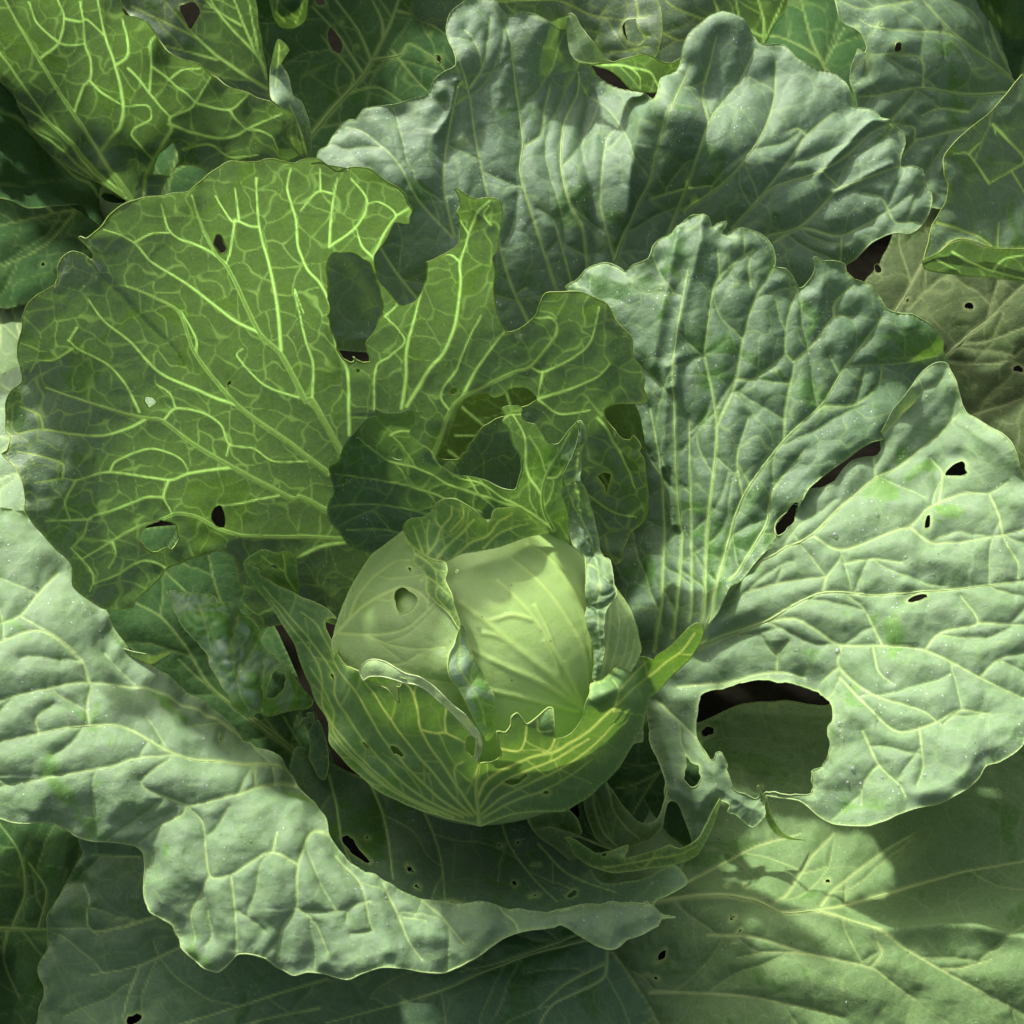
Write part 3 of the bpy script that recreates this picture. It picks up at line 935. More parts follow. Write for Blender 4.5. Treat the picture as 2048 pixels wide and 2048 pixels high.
P_wraptip = Patch(["L930,230 990,185 1045,160 1100,170 1150,185 1190,170 1230,180 1260,210 1270,300 1280,440 1230,410 1150,380 1100,340 1035,300 1040,270 1080,270 1130,255 1150,290 1110,280 1050,275 960,250"],
                  "L930,230,15.2 1045,160,16.2 1150,185,16 1250,190,15.2 1280,440,12.4 1100,340,13.6 1035,300,14.4 1180,300,14.2", seed=44, puff=0.0008, cell=18, s=1.2, ruffle=0.0008, veins=[(1.3, .8, "L1260,420 1200,330 1190,250 1180,190"), (1.1, .8, "L1190,300 1100,250 1040,200")], spread=7)
leaf(c_main, "wrapper_leaf", M_YOUNG, [P_wrap, P_wrapunder, P_wraptip], label='keeled green wrapper leaf folded round the front of the head', ribs=3.0)
leaf(c_main, "leaf_curl", M_RIM, [P_wraplip], label='pale rolled rim, coloured brighter as if sunlit, along the top of the front wrapper leaf', ribs=0)

# dangling shreds left of the head
P_shred = Patch(["L1330,1215 1370,1210 1385,1270 1410,1260 1440,1330 1465,1420 1470,1530 1445,1640 1400,1620 1370,1560 1340,1500 1355,1440 1350,1350 1370,1280 1340,1275 1300,1305 1290,1290 1310,1240 1350,1240"],
                "L1330,1215,8.4 1410,1260,7.8 1465,1420,6.6 1445,1640,5.6 1340,1500,6.6 1350,1350,7.4 1290,1290,8.2", seed=45, s=1.4, puff=0.0008, cell=16, ruffle=0.001)
leaf(c_main, "leaf_shred", M_DARK, [P_shred], label='thin torn shred hanging beside the head', ribs=0)

# ------------------------------------------------------------------ ragged small leaf behind the head, and the twisted strip
P_scrap = Patch(["E165,760 152,700 170,640 225,600 240,540 280,465 340,410 390,360 430,348 424,316 470,332 540,328 600,320 640,336 697,330 660,352 650,400 615,412 608,460 640,505 700,552 750,597 800,640 860,672 930,680 1000,706 1100,740 1200,747 1216,700 1228,640 1212,570 1180,530 1152,450 1113,402 1130,370 1113,320 1150,302 1200,305 1229,322 1225,360 1242,396 1300,400 1340,440 1380,500 1430,515 1480,450 1540,392 1586,425 1590,480 1560,560 1530,640 1500,760 1490,900 1490,1000",
                 "!E1480,1080 1380,1120 1100,1180 800,1200 560,1150 400,1110", "E300,1090 245,1050 220,1000 175,950 152,880 165,820"],
                "E155,700,12.5 240,540,15.2 340,410,16.6 430,320,22 600,320,21.4 697,332,20.4 610,460,18.8 400,600,14.8 750,600,17.6 930,680,17.2 1100,740,17 1200,745,17.6 1220,640,19.4 1150,450,21.8 1115,330,23.4 1220,320,23.4 1300,400,22.2 1400,515,20.6 1540,392,23.6 1590,470,22.8 1500,760,18.6 1350,800,17.4 1480,1080,14.0 1300,950,15.2 1000,900,14.6 600,850,13.2 800,1200,11.2 1100,1180,12.8 560,1150,10.4 300,1090,10 152,880,11 300,850,12.2",
                holes=["E508,555 520,530 545,535 570,575 572,605 545,600 520,580"],
                veins=[(2.6, 1.4, "E1400,990 1350,900 1340,780 1365,680 1430,570 1480,470"), (1.8, 1, "E1400,990 1200,850 1000,740 870,680 750,600 620,470"), (1.6, 1, "E1340,800 1250,640 1240,480 1180,370"), (1.6, 1, "E1200,860 950,790 700,680 450,580 330,480"),
                       (1.4, .9, "E1000,900 750,800 500,730 300,700 180,690"), (1.3, .9, "E900,960 600,880 380,850 180,860"), (1.2, .9, "E700,1050 450,990 260,990"), (1.3, .9, "E500,470 560,440 650,440"), (1.3, .8, "E1360,700 1430,690 1480,620"),
                       (1.2, .8, "E930,680 970,780 1080,880"), (1.1, .8, "E1120,390 1160,370 1225,360")],
                seed=51, puff=0.0022, cell=24, s=1.4, ruffle=0.0025, branch=0.6, spread=10)
P_scrapstrip = Patch(["E1540,392 1586,425 1592,480 1570,560 1576,660 1600,800 1632,900 1648,1000 1660,1100 1680,1150 1712,1165 1730,1240 1745,1310 1735,1370 1705,1440 1690,1530 1682,1650 1672,1750 1672,1812 1620,1822 1625,1720 1612,1600 1600,1500 1608,1400 1585,1250 1560,1150 1512,1080 1482,980 1482,850 1465,760 1490,650 1520,560 1548,470"],
                     "E1540,392,23.8 1590,440,23.4 1570,600,21.4 1490,650,20.4 1465,760,19 1600,800,20 1480,900,17.4 1632,900,18.8 1510,1080,s1.2 1660,1100,17.6 1580,1250,s1.3 1745,1310,s2.2 1605,1400,s1.2 1705,1440,s2.2 1600,1500,s1.1 1685,1600,s1.9 1612,1650,s1.0 1672,1812,s1.3 1620,1822,s0.9 1560,950,18 1610,1150,17.4 1660,1300,s2.4",
                     veins=[(1.4, .9, "E1550,560 1540,760 1570,950 1610,1100 1650,1250 1660,1450 1650,1650"), (1.1, .8, "E1590,1200 1660,1240 1740,1300"), (1, .8, "E1500,800 1570,950")], seed=52, puff=0.0035, cell=14, cellamp=0.5, s=1.2, ruffle=0.003, spread=7)
leaf(c_main, "inner_leaf", M_WIPED, [P_scrap], label='small ragged dark green leaf standing behind the head', ribs=2.4)
leaf(c_main, "leaf_curl", M_BLOOM, [P_scrapstrip], label='crinkled strip of leaf hanging down the right of the head', ribs=0)

# ------------------------------------------------------------------ large upright leaf on the left, light shining through
P_left = Patch(["A310,1560 315,1470 345,1412 400,1385 460,1402 510,1440 515,1400 480,1350 437,1312 450,1300 492,1308 540,1270 580,1240 620,1180 690,1122 780,1090 880,1072 960,1062 1030,1070 1080,1030 1150,970 1240,920 1330,900 1420,897 1460,872 1500,868 1560,880 1610,888 1660,866 1720,862 1770,880 1820,920 1870,940 1930,925",
                "B60,895 130,897 200,938 260,922 330,918 400,945 460,985 520,1015 570,1070 590,1120 612,1152 600,1190 602,1230 570,1240 525,1242 470,1340 410,1425 432,1540 470,1582 500,1612 550,1660 600,1668 640,1660 680,1618 700,1530 708,1460 702,1450 740,1440 790,1392 840,1330 870,1250 857,1180 842,1168 872,1130 880,1090 863,1043 890,1055 920,1080 985,1108 1020,1095 1070,1092 1105,1112 1117,1160 1122,1200 1110,1280 1090,1380 1062,1420 1076,1500 1070,1600 1080,1690 1110,1780 1140,1830 1200,1820 1260,1780 1310,1730 1350,1622 1390,1600 1470,1600 1550,1600 1620,1640 1690,1690 1740,1760 1790,1810 1840,1860",
                "E1846,0 1852,40 1890,90 1905,150 1900,210 1922,272 1890,292 1800,290 1740,300 1690,322 1673,342 1680,382 1710,422 1750,452 1790,490 1830,492 1852,468 1896,532 1882,555 1910,600 1916,700 1926,800 1910,900 1880,962 1822,1010 1802,1062 1784,1100 1782,1152 1742,1182 1700,1132",
                "!E1500,1150 1200,1250 800,1400 400,1500 200,1520 60,1480", "!D1500,1800 1420,1800 1345,1700", "D1335,1600 1310,1550 1300,1480 1260,1410 1215,1385 1150,1395 1080,1420 1000,1452 920,1480 860,1540 800,1610 745,1660 732,1692 640,1708 560,1700 470,1640 410,1590 390,1540 385,1460 350,1410 300,1370 240,1300 180,1230 142,1160 140,1100 135,1020 110,960 60,900 20,858 45,840 62,790 55,745 28,720 28,650 40,570 70,500 118,452 110,380 100,300",
                "A130,1790 145,1690 200,1632"],
               "O720,1160,5 655,905,11.4 640,1000,9.2 560,300,28 690,330,26.8 760,400,24.4 400,350,28 230,400,26 165,450,24.4 115,480,24 110,540,23 20,800,17.6 30,650,20 60,980,16 150,1080,13.6 220,1145,12 320,1070,11.6 400,1040,10.6 450,1100,9.4 400,700,18.8 250,800,18 520,500,23 650,660,16.6 700,480,21.6 900,380,22.6 930,420,21.6 840,540,19 940,600,16.6 1060,550,18.6 1190,640,17 1215,750,15 1000,720,14.4 850,830,11.6 1150,830,12.4 1215,880,12.4 1200,1000,9.4 1150,1070,8 1000,980,8.4 800,1180,5 700,1200,4.5 570,1170,7 480,1170,8",
               holes=["B150,1540 143,1480 165,1420 215,1402 285,1410 345,1435 395,1475 420,1540 440,1600 455,1680 450,1750 420,1830 372,1885 362,1905 378,1958 378,1990 345,2000 305,1985 290,1973 295,1990 270,2000 240,1980 215,1940 190,1850 160,1740 140,1620",
                      "E905,278 1000,237 1040,230 1062,252 1110,250 1150,226 1220,216 1280,236 1300,280 1230,326 1120,370 1000,430 920,540 860,598 760,592 800,500 850,380",
                      ("A1212,1337", 30, 52, -15), "D765,1320 790,1260 850,1220 910,1215 970,1240 1000,1290 995,1350 960,1375 900,1365 850,1395 800,1370", "D1155,1180 1175,1135 1210,1125 1235,1180 1230,1240 1180,1240",
                      ("D1258,458", 12, 13), ("D828,555", 28, 35), ("E848,226", 22, 16, -20), ("E315,112", 11, 12), "E1640,700 1680,675 1712,688 1715,740 1703,785 1680,745"],
               veins=[(2.25, 1.6, "E272,470 268,300 260,130 215,0 B160,1690 110,1565 35,1480 0,1400 A1640,1350 1630,1200 1580,1030 1600,930"),
                      (3.8, 1.4, "E225,560 60,270 D1690,560 1550,300 1430,180 A1300,1560 1240,1450 1180,1380 1050,1100"),
                      (2.4, 1.2, "A1550,1932 1530,1700 1490,1480 1430,1250 1415,980"), (1.5, 1, "A1300,1220 1250,1450"), (1.5, 1, "A1430,1250 1370,1245 1320,1225 1280,1225 1190,1090"), (1.3, .9, "A1320,1225 1300,1050"),
                      (3.4, 1.4, "E155,680 0,560 D1600,790 1310,580 1080,300 990,70 A850,1640 700,1580"), (2.0, 1.0, "D1430,180 1290,110 A1050,1580 830,1440 740,1340 590,1255"), (1.4, .9, "A740,1340 830,1295 940,1285"), (1.6, 1, "A1190,1400 1080,1350 940,1280 890,1130"),
                      (3.4, 1.4, "E155,890 0,810 D1620,1100 1280,920 1060,790 900,670 820,660 600,600 250,485"), (1.6, 1, "D770,620 700,480 600,360 430,270 380,220"), (1.4, .9, "D430,150 380,225"), (1.3, .9, "D400,270 300,330 200,340 150,400"), (2.0, 1.2, "D1310,580 1100,500 880,400 720,230 580,120 490,0"),
                      (1.8, 1.0, "D820,660 590,745 400,740 240,715 100,740"), (1.2, .9, "D240,715 220,640 120,590"), (1.8, 1.0, "D1270,925 1040,955 930,992 600,950 420,995 340,985 200,1015"), (1.3, .9, "D605,950 640,890 820,820 950,850 1010,890 1040,955"), (1.3, .9, "D345,985 345,905 250,870 100,840"), (1.3, .9, "D420,995 360,1110 385,1210"),
                      (1.6, 1, "D930,992 905,1090 960,1190"), (1.5, 1, "D905,1090 800,1090 620,1160 500,1200 460,1290 390,1360"), (1.2, .9, "D500,1210 390,1215 250,1220"), (3.0, 1.3, "E245,1045 0,1030 D1650,1310 1350,1300 1180,1245 1080,1195 960,1190 760,1250 620,1330 450,1430"), (1.2, .8, "D620,1330 640,1400 600,1480"), (1.3, .9, "D1540,1080 1320,1115 1190,1125"),
                      (1.4, .9, "D910,1480 850,1450 770,1440 640,1520 520,1570 500,1610"), (1.2, .8, "D520,1570 515,1510 460,1440"), (1.2, .8, "D450,1430 380,1360"), (1.3, .9, "D1265,795 1250,860"), (1.3, .9, "D905,670 970,600 1110,620 1220,690 1265,795 1400,820 1510,890 1700,890"), (1.2, .8, "D970,600 940,520 860,460"),
                      (1.4, .9, "D1080,300 1080,210 1000,60"), (1.3, .9, "D1650,540 1460,470 1310,310 1340,270"), (1.5, .9, "E65,260 70,80 30,-60 B-30,1600 20,1730"),
                      (2.6, 1.4, "E560,320 585,150 590,0 B640,1720 672,1620"), (2.6, 1.4, "E590,310 700,130 800,0 B860,1780 890,1560 885,1450 930,1290 980,1190 1050,1110"), (1.3, .9, "B885,1450 830,1400 780,1400"), (1.3, .9, "B930,1290 880,1220"), (1.2, .8, "B1060,1250 1020,1190 1045,1140"), 
                      (3.2, 1.4, "E740,580 830,340 900,260 1180,125 1270,95 1400,-60 B1420,1800 1380,1750 1300,1750"), (2.4, 1.2, "E890,270 960,130 1050,0 B1130,1830"), (1.6, 1, "E1270,95 1340,120 1480,60 1600,-40 B1650,1700"), (1.6, 1, "E1340,120 1310,270"), (1.8, 1, "E1310,275 1500,210 1640,150 1710,80"), (1.4, .9, "E1310,280 1440,350 1600,330"), (1.4, .9, "E830,340 780,270 790,210 860,110 900,10 B950,1830 1000,1740"), (1.3, .9, "E410,330 420,90 500,30 B580,1880 470,1750"), (1.2, .9, "B470,1750 540,1640"),
                      (1.8, 1, "B160,1360 175,1140 205,975"), (1.6, 1, "B165,1365 310,1260 370,1110 280,990"), (1.5, 1, "B405,1430 345,1370 310,1260"), (1.6, 1, "B405,1430 460,1310 530,1190 440,1120 370,1130"), (1.4, .9, "B530,1190 600,1140"), (1.4, .9, "B175,1060 100,1050 0,1160"), (1.3, .9, "B110,1050 110,930"),
                      (1.6, 1, "E1640,380 1700,460 1780,600 1850,760"), (1.4, .9, "E1400,700 1600,800 1750,900 1850,930"), (2.4, 1.4, "E250,1060 100,1090 0,1140 D1780,1360 1640,1420")],
               seed=61, zk=(8.0, 1.25), puff=0.0012, cell=25, s=1.4, ruffle=0.0035, fine=0.6, branch=0, spread=10, folds=[("A510,1440 620,1560 800,1760 940,1900 D1000,350", 2.6, 0.0022)])
leaf(c_main, "outer_leaf", M_BACKLIT, [P_left], label='big upright left leaf with light shining through its yellow veins and eaten windows', ribs=2.9, ribmat=M_RIB, key='left')

P_deep = Patch(["!E620,120 1000,60 1500,120 1850,300 1900,700 1700,1000 1200,1000 800,900 650,600"], "E620,120,15 1500,120,15 1900,700,9 1200,1000,3 650,600,7 1200,450,10", veins=[(2.0, 1.2, "E700,120 900,320 1130,520 1300,720 1500,950"), (1.8, 1, "E820,560 930,620 1120,560 1200,480"), (1.5, 1, "E860,470 1000,480 1120,520"), (2.0, 1.2, "E1100,120 1160,300 1200,480"), (1.5, 1, "E1200,720 1300,600 1400,500")], seed=62, puff=0.002, cell=26, s=2.2, ruffle=0.001)
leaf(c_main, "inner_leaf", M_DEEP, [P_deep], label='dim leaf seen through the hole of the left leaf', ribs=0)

# ------------------------------------------------------------------ big leaf standing at the back
P_back = Patch(["B105,862 150,790 180,730 215,680 270,664 310,682 330,670 370,630 420,605 490,595 560,585 620,550 700,515 740,440 790,400 855,374 850,300 820,220 805,150 830,80 900,30 960,12 1020,12 1080,30 1110,60 1150,80 1220,80 1290,95 1340,125 1390,155 1440,165 1490,170 1540,260 1640,400 1760,480 1880,500",
                "C60,540 100,420 152,372 158,300 200,210 260,140 310,90 360,67 400,85 450,95 500,130 540,180 562,226 600,240 680,235 720,280 760,320 830,356 900,375 960,400 1010,450 1040,510 1046,542 1100,556 1160,580 1210,630 1260,660 1305,692 1320,740 1302,800 1300,850 1360,860 1410,880 1430,950 1460,1000 1456,1060 1430,1130 1390,1180 1330,1215 1270,1210 1210,1222 1130,1270 1060,1340 1010,1380",
                "!C1000,1500 800,1700 400,1750 0,1750 B1700,1880 1300,1932 900,1932 500,1950 100,1900 0,1600 50,1200"],
               "O1130,680,6.5 1130,500,11.6 900,12,23.6 860,60,23.4 960,30,23.2 1050,60,22 1180,150,16.6 1360,30,24 1290,100,23 1480,90,22 1600,200,20.4 1740,370,17.4 1650,470,14.4 1520,600,9 1480,520,12 1300,640,7 620,240,18.4 740,200,19.6 855,135,22 860,250,18.6 750,330,17.6 650,400,15 700,600,8 800,400,15.4 1000,300,17 940,170,20 1000,500,12.2 1220,180,18.2 1255,200,22 1200,330,16.6 1180,420,14 1130,300,17 1400,300,19.4 1550,400,15.8 900,650,8 560,380,15.4 1330,180,21 1250,400,14",
               veins=[(3.2, 1.2, "B1735,1440 1790,1290 1870,1120 1932,1000 C30,800 90,620 150,480 210,330"), (2.8, 1.2, "B1590,1500 1560,1260 1490,1130 1440,900 1460,680 1530,520 1540,400"), (2.4, 1.0, "B1410,1590 1280,1180 1215,950 1230,780 1190,480 1170,260 1140,130"), (1.8, 1, "B1230,810 1330,740 1350,600 1380,470"), (2.0, 1, "B1260,1780 1150,1530 1030,1060 960,720 930,480 870,330"), (1.6, 1, "B945,480 1010,370 1040,200 1050,100"), (1.3, .9, "B1010,360 960,220 910,160"),
                      (1.8, 1, "B850,1300 790,1000 830,680 870,480"), (1.8, 1, "B640,1640 530,1500 400,1280 380,1100"), (1.6, 1, "B840,1310 650,1100 540,900 380,760 250,700"), (1.4, .9, "B1500,1570 1400,1220 1310,1150"),
                      (2.4, 1.2, "C90,1220 200,940 300,650 350,560 460,430 540,260"), (1.6, 1, "C300,640 280,470 340,200"), (2.4, 1.2, "C180,1090 400,930 570,710 640,520 650,330"), (2.4, 1.2, "C430,1180 560,1030 720,830 810,700 960,580"), (1.5, 1, "C810,700 760,665 720,680"), (2.2, 1.2, "C480,1120 640,970 880,890 1000,820 1150,690 1240,660"), (2.2, 1.2, "C610,1220 780,1170 950,1000 980,980 1200,900 1300,850"), (1.5, 1, "C980,980 940,930 880,900"), (1.8, 1, "C640,1250 780,1180 990,1215 1230,1090 1350,1000"), (1.4, .9, "C1230,1090 1270,1150 1390,1150"), (1.4, .9, "C990,1215 985,1350"), (1.4, 0.9, "C1230,1080 1190,1020 1100,1000"),
                      (1.6, 1, "B1735,1440 1700,1300 1660,1100 1690,780 1760,700"), (1.6, 1, "B1250,1590 1200,1620"), (1.6, 1, "C0,1030 160,980 320,960")],
               seed=71, zk=(11.0, 0.80), bstep=(36, 70), puff=0.0050, cell=30, s=1.5, ruffle=0.0045, fine=0.45, branch=0.9, spread=15, folds=[("C152,372 60,545 B1932,700 1830,960 1790,1200", 6, 0.004), ("B1600,520 1560,800 1620,1100 1640,1400", 8, -0.005), ("C880,900 1000,780 1130,660 1240,640", 5, 0.005), ("C950,1000 1100,930 1250,860", 5, 0.004), ("B750,760 830,620 860,450", 5, 0.004)])
leaf(c_main, "outer_leaf", M_BLOOM, [P_back], label='tall waxy grey-green leaf standing at the back with a folded middle', ribs=2.2, key='back')

# ------------------------------------------------------------------ leaf on the right: an upright half and a flat half with the great hole
SH = "F270,1425,8.6 400,1230,9.6 500,1130,10.2 650,985,10.9 760,800,11.7 830,720,12"
P_rup = Patch(["B1470,1592 1530,1540 1600,1477 1680,1446 1740,1460 1800,1500 1850,1470 1932,1450", "C20,1285 60,1230 110,1200 160,1150 210,1112 260,1108 300,1122 320,1170 345,1157 390,1142 396,1160 370,1200 390,1211 430,1190 470,1178 530,1190 590,1220 630,1270 650,1330 652,1375 700,1390 740,1430 770,1480 800,1476 830,1430 842,1380 828,1345 850,1335 880,1355 940,1355 1000,1370 1010,1410 1050,1450 1100,1465 1160,1500 1200,1560 1230,1600 1290,1615 1350,1625 1420,1660 1460,1710 1490,1760 1510,1820 1530,1880",
               "!C1560,2000 1500,2150 F1300,420 1230,470", "F1190,473 1130,492 1060,532 980,592 880,672 822,724", "!F780,790 680,960 520,1140 420,1260 290,1440 200,1560 60,1700", "!E1900,1932 1850,1800 1750,1500 1700,1200 1720,700 1760,300 1800,100"],
              "O1250,1240,5 1200,1150,5.4 " + SH + " O1480,985,11 1540,925,12 1660,830,13 1700,760,13.2 1780,690,13.6 1330,410,21.6 1290,420,21 1380,450,20.8 1430,440,21.4 1240,520,18.4 1200,640,15.4 1210,900,9.6 1180,1000,7 1450,500,20 1500,540,19 1560,500,19.6 1620,540,18.6 1750,620,16.8 1700,620,17 1500,700,15.8 1350,700,15.4 1280,800,12.6 1350,950,11.2 1450,850,13 1300,620,17 1270,1000,8.6 1070,550,15.8 1140,510,17.4 1150,600,15.6",
              holes=["F645,930 660,890 700,840 740,800 765,805 750,850 740,890 710,930 680,970 655,970"],
              veins=[(2.4, 1.2, "F25,1550 60,1300 75,900 50,550 0,300"), (2.4, 1.2, "F120,1480 165,1000 145,560 130,100 C150,1700 200,1400"), (2.8, 1.2, "F275,1400 300,900 345,400 285,50 C280,1840 330,1480 360,1430 480,1330 540,1290"), (3.2, 1.4, "F310,1400 380,1080 480,760 690,470 880,290 1000,100 1100,-30 C1200,1640"), (2.0, 1.2, "F340,400 440,170 470,0 C500,1680 550,1530 650,1370"), (1.8, 1, "F690,470 700,300 745,80 C740,1870 700,1820 710,1650 770,1490"), (1.8, 1, "C740,1870 850,1770 950,1640 1050,1635"), (1.6, 1, "C950,1640 960,1560 1050,1480"), (1.6, 1, "F450,150 540,150 690,30"), (1.6, 1, "F480,760 450,560 510,350"),
                     (1.6, 1, "F890,290 1060,280 1180,180 1200,80"), (1.4, .9, "F970,110 930,30"), (2.6, 1.2, "F420,1200 600,900 640,720 800,520"), (1.8, 1, "F210,1400 215,900 205,600 200,350"), (1.4, .9, "C520,1480 510,1380 530,1290"), (1.4, .9, "C360,1440 350,1300")],
              seed=81, zk=(12.5, 0.74), puff=0.0042, cell=30, s=1.5, ruffle=0.0045, fine=0.5, branch=0.8, spread=13, folds=[("C280,1120 260,1300 200,1500 130,1800 F130,200", 6, 0.004), ("C150,1180 100,1500 30,1900", 6, 0.003), ("F100,100 90,600", 6, 0.004), ("F150,50 140,500 150,900", 5, 0.003)])
P_rflat = Patch(["!F270,1425 400,1230 500,1130 650,985 760,800", "F830,722 900,715 950,690 990,630 1040,580 1100,555 1170,545 1195,512 1192,470 1187,440 1240,330 1300,250 1350,180 1410,110 1470,72 1530,65 1550,100 1580,170 1600,230 1620,290 1650,340 1700,365 1760,400 1830,440 1880,490 1910,550 1920,620 1932,660",
                 "!F2010,750 2100,900 2110,1200 2100,1500 2060,1800", "I1985,420 1932,470 1920,500 1880,540 1800,580 1730,610 1700,660 1640,720 1560,770 1480,800 1380,820 1300,850 1220,890 1130,915 1030,912 950,900 890,870 830,810 770,770 700,750 640,742 608,760 602,800 612,860 590,880 530,915 480,885 440,850 405,832 412,800 382,777 357,772 340,820 300,900 262,980 240,1040 215,1066",
                 "I205,1040 215,985 200,930 150,790 100,768 95,690 80,640 40,560 0,480", "!I-20,300 0,200 60,100 130,20"],
                SH + " F1192,470,13 1100,555,12.4 1530,65,15.8 1450,80,15.7 1300,250,14.7 1620,290,14.6 1500,400,13.8 1350,420,13.4 1830,440,15.6 1932,660,15 1600,630,13.2 2100,1200,13 1800,1000,13.2 1500,1000,12.6 1200,900,12 1000,1100,11.4 800,1200,10.6 1500,1300,11.6 1900,1500,11.8 2060,1800,11 1100,1500,10.2 700,1450,9.6 400,1500,7.8 500,1650,7.6 850,1700,8.8 I1985,420,11 1700,660,10.2 1500,500,10.4 1300,850,9.0 1030,912,8 900,600,8.2 1000,300,9.4 830,800,6.9 700,730,6.9 600,760,5.6 530,900,5 400,820,5 350,540,6.6 230,450,6.2 120,300,6 0,300,5 100,550,5.2 200,800,4.6 300,900,4.2 240,1040,3.6 130,700,4.8",
                holes=["I230,430 240,340 265,250 310,210 400,185 500,165 600,160 680,170 760,180 840,200 890,230 930,270 955,310 950,370 925,420 935,480 920,550 890,600 840,625 835,735 740,740 640,722 605,738 575,680 568,690 575,740 540,765 490,740 440,720 410,650 395,590 375,540 345,530 325,568 250,470",
                       "F645,930 660,890 700,840 740,800 765,805 750,850 740,890 710,930 680,970 655,970", "F1525,660 1570,610 1620,580 1640,600 1655,650 1620,665", ("F1433,910", 17, 27, 10), "F1325,1300 1370,1270 1435,1265 1430,1285 1370,1305", "I190,600 190,545 212,580 255,600 270,650 250,695 220,705 195,660"],
                veins=[(3.6, 1.4, "F150,1600 260,1520 400,1470 600,1400 880,1258 1200,1265 1500,1240 1932,1195"), (3.0, 1.4, "F270,1440 400,1260 520,1140 660,1050 820,970 1000,800 1160,670 1300,590 1500,430 1600,330"), (1.8, 1, "F840,965 990,1030 1200,960 1350,910 1480,800 1620,750 1750,740 1850,680"), (1.8, 1, "F890,1255 915,1170 980,1080 990,1030"), (1.6, 1, "F500,1250 700,1200 915,1170"), (2.4, 1.2, "F250,1545 520,1430 730,1385 850,1440 980,1520 1200,1525 1420,1550 1700,1690 1932,1800"), (1.6, 1, "F1420,1550 1500,1460 1690,1410 1600,1260"), (1.6, 1, "F1690,1410 1932,1420"), (1.8, 1, "F985,1525 980,1640 1150,1780 1400,1860 1500,1932"), (1.6, 1, "F980,1640 880,1710"),
                       (1.6, 1, "F1340,920 1480,1000 1800,960 1932,930"), (1.4, .9, "F1750,740 1800,850 1830,980 1900,1100 1900,1180"), (1.4, .9, "F1490,800 1510,640 1450,560"), (2.2, 1.4, "F150,1740 300,1730 500,1690 650,1660 800,1690"), (1.6, 1, "F650,1665 660,1560 720,1500"), (1.6, 1, "F1200,1525 1100,1330 1020,1270"), (1.6, 1, "I980,140 1120,290 1280,420 1460,380 1600,310 1750,330"), (1.6, 1, "I1100,420 1180,590 1290,700 1320,760"), (1.4, .9, "I1180,590 1100,700 1090,800"), (1.4, .9, "I1390,400 1410,600 1380,700"), (1.8, 1, "I30,260 130,350 230,450"), (1.3, .9, "I1600,310 1520,380"), (1.4, .9, "F1160,670 1170,500 1300,330 1400,220 1380,150"), (1.4, .9, "F1150,1530 1180,1660 1250,1720"),
                       (1.6, 1, "F1000,1100 1150,1080 1300,1100"), (1.4, .9, "F1700,1690 1800,1600 1932,1560")],
                seed=82, puff=0.0054, cell=50, s=1.5, ruffle=0.0036, fine=0.3, branch=0.7, spread=18, lump=0.10, cellamp=0.10, bstep=(50, 95))
# the torn ring of leaf left standing in front of it
P_ring = Patch(["!K1050,-150", "!K1100,0 1110,200", "K1105,315 1050,330 960,400 880,520 825,620 850,680 930,790 1000,870 1060,930 1130,955 1190,930 1230,880 1280,740 1300,700 1340,760 1290,800 1260,900 1245,980 1180,1060 1110,1110 1000,1140 880,1160 760,1080 690,950 650,830 650,700 700,560", "!K780,450 830,300 900,100"],
               "K1050,-100,6 1110,250,5.2 830,300,5 880,520,4.6 825,640,4.6 1000,870,5.2 1130,955,5.4 1280,760,5 1245,980,4.4 1110,1110,3.6 880,1160,3.2 690,950,3 650,750,3.4 760,800,3.6 1000,1020,4.2", seed=83, s=1.4, puff=0.0012, cell=24, ruffle=0.0012, veins=[(2.2, 1.2, "K780,450 720,650 730,850 800,1020 900,1130"), (1.4, .9, "K830,650 880,850 980,1000 1080,1080")], spread=8)
P_ringlip = Patch(["K505,1060 545,1062 600,1090 680,1140 730,1175 800,1180 830,1170 870,1165 930,1140 990,1120 985,1170 955,1225 1050,1205 1200,1165 1290,1130 1310,1122 1340,1140 1400,1150 1470,1110 1540,1050 1600,950 1650,840 1690,760 1700,790 1650,960 1580,1080 1520,1190 1450,1240 1300,1280 1150,1300 1000,1318 880,1320 780,1310 680,1270 590,1200 540,1130"],
                  "K505,1060,5.4 600,1090,4.8 730,1180,4.2 990,1120,4.4 955,1225,4.6 1200,1165,5.2 1310,1122,5.4 1470,1110,5.6 1600,950,5.6 1690,760,5.8 1650,960,5 1520,1190,4.4 1300,1280,3.8 1000,1318,3.4 780,1310,3.4 590,1200,3.8", seed=84, s=1.2, puff=0.0006, cell=18, ruffle=0.001, holes=[("K805,1190", 26, 18)], veins=[(1.3, .8, "K800,1290 1000,1260 1200,1225 1400,1190 1520,1120"), (1, .7, "K1130,1280 1180,1220 1200,1180")], spread=6)
P_ringtip = Patch(["K200,885 235,835 290,830 350,860 440,840 520,840 580,890 620,960 640,1030 600,1040 500,1010 420,970 330,980 260,1000 210,940"],
                  "K200,885,4.6 290,830,4.4 520,840,4 640,1030,3.6 330,980,3.2 450,910,3.4", seed=85, s=1.3, puff=0.0006, cell=18, ruffle=0.001)
P_ringout = Patch(["K205,900 260,995 330,980 400,975 470,1000 560,1030 700,1090 870,1160 740,1120 600,1060 500,1062 520,1120 590,1200 640,1270 540,1230 420,1140 300,1040 230,960"],
                  "K205,900,4.6 330,980,4.4 560,1030,4 870,1160,3.6 640,1270,3.0 420,1140,3.2 300,1040,3.7", seed=86, s=1.3, puff=0.0006, cell=18, ruffle=0.001)
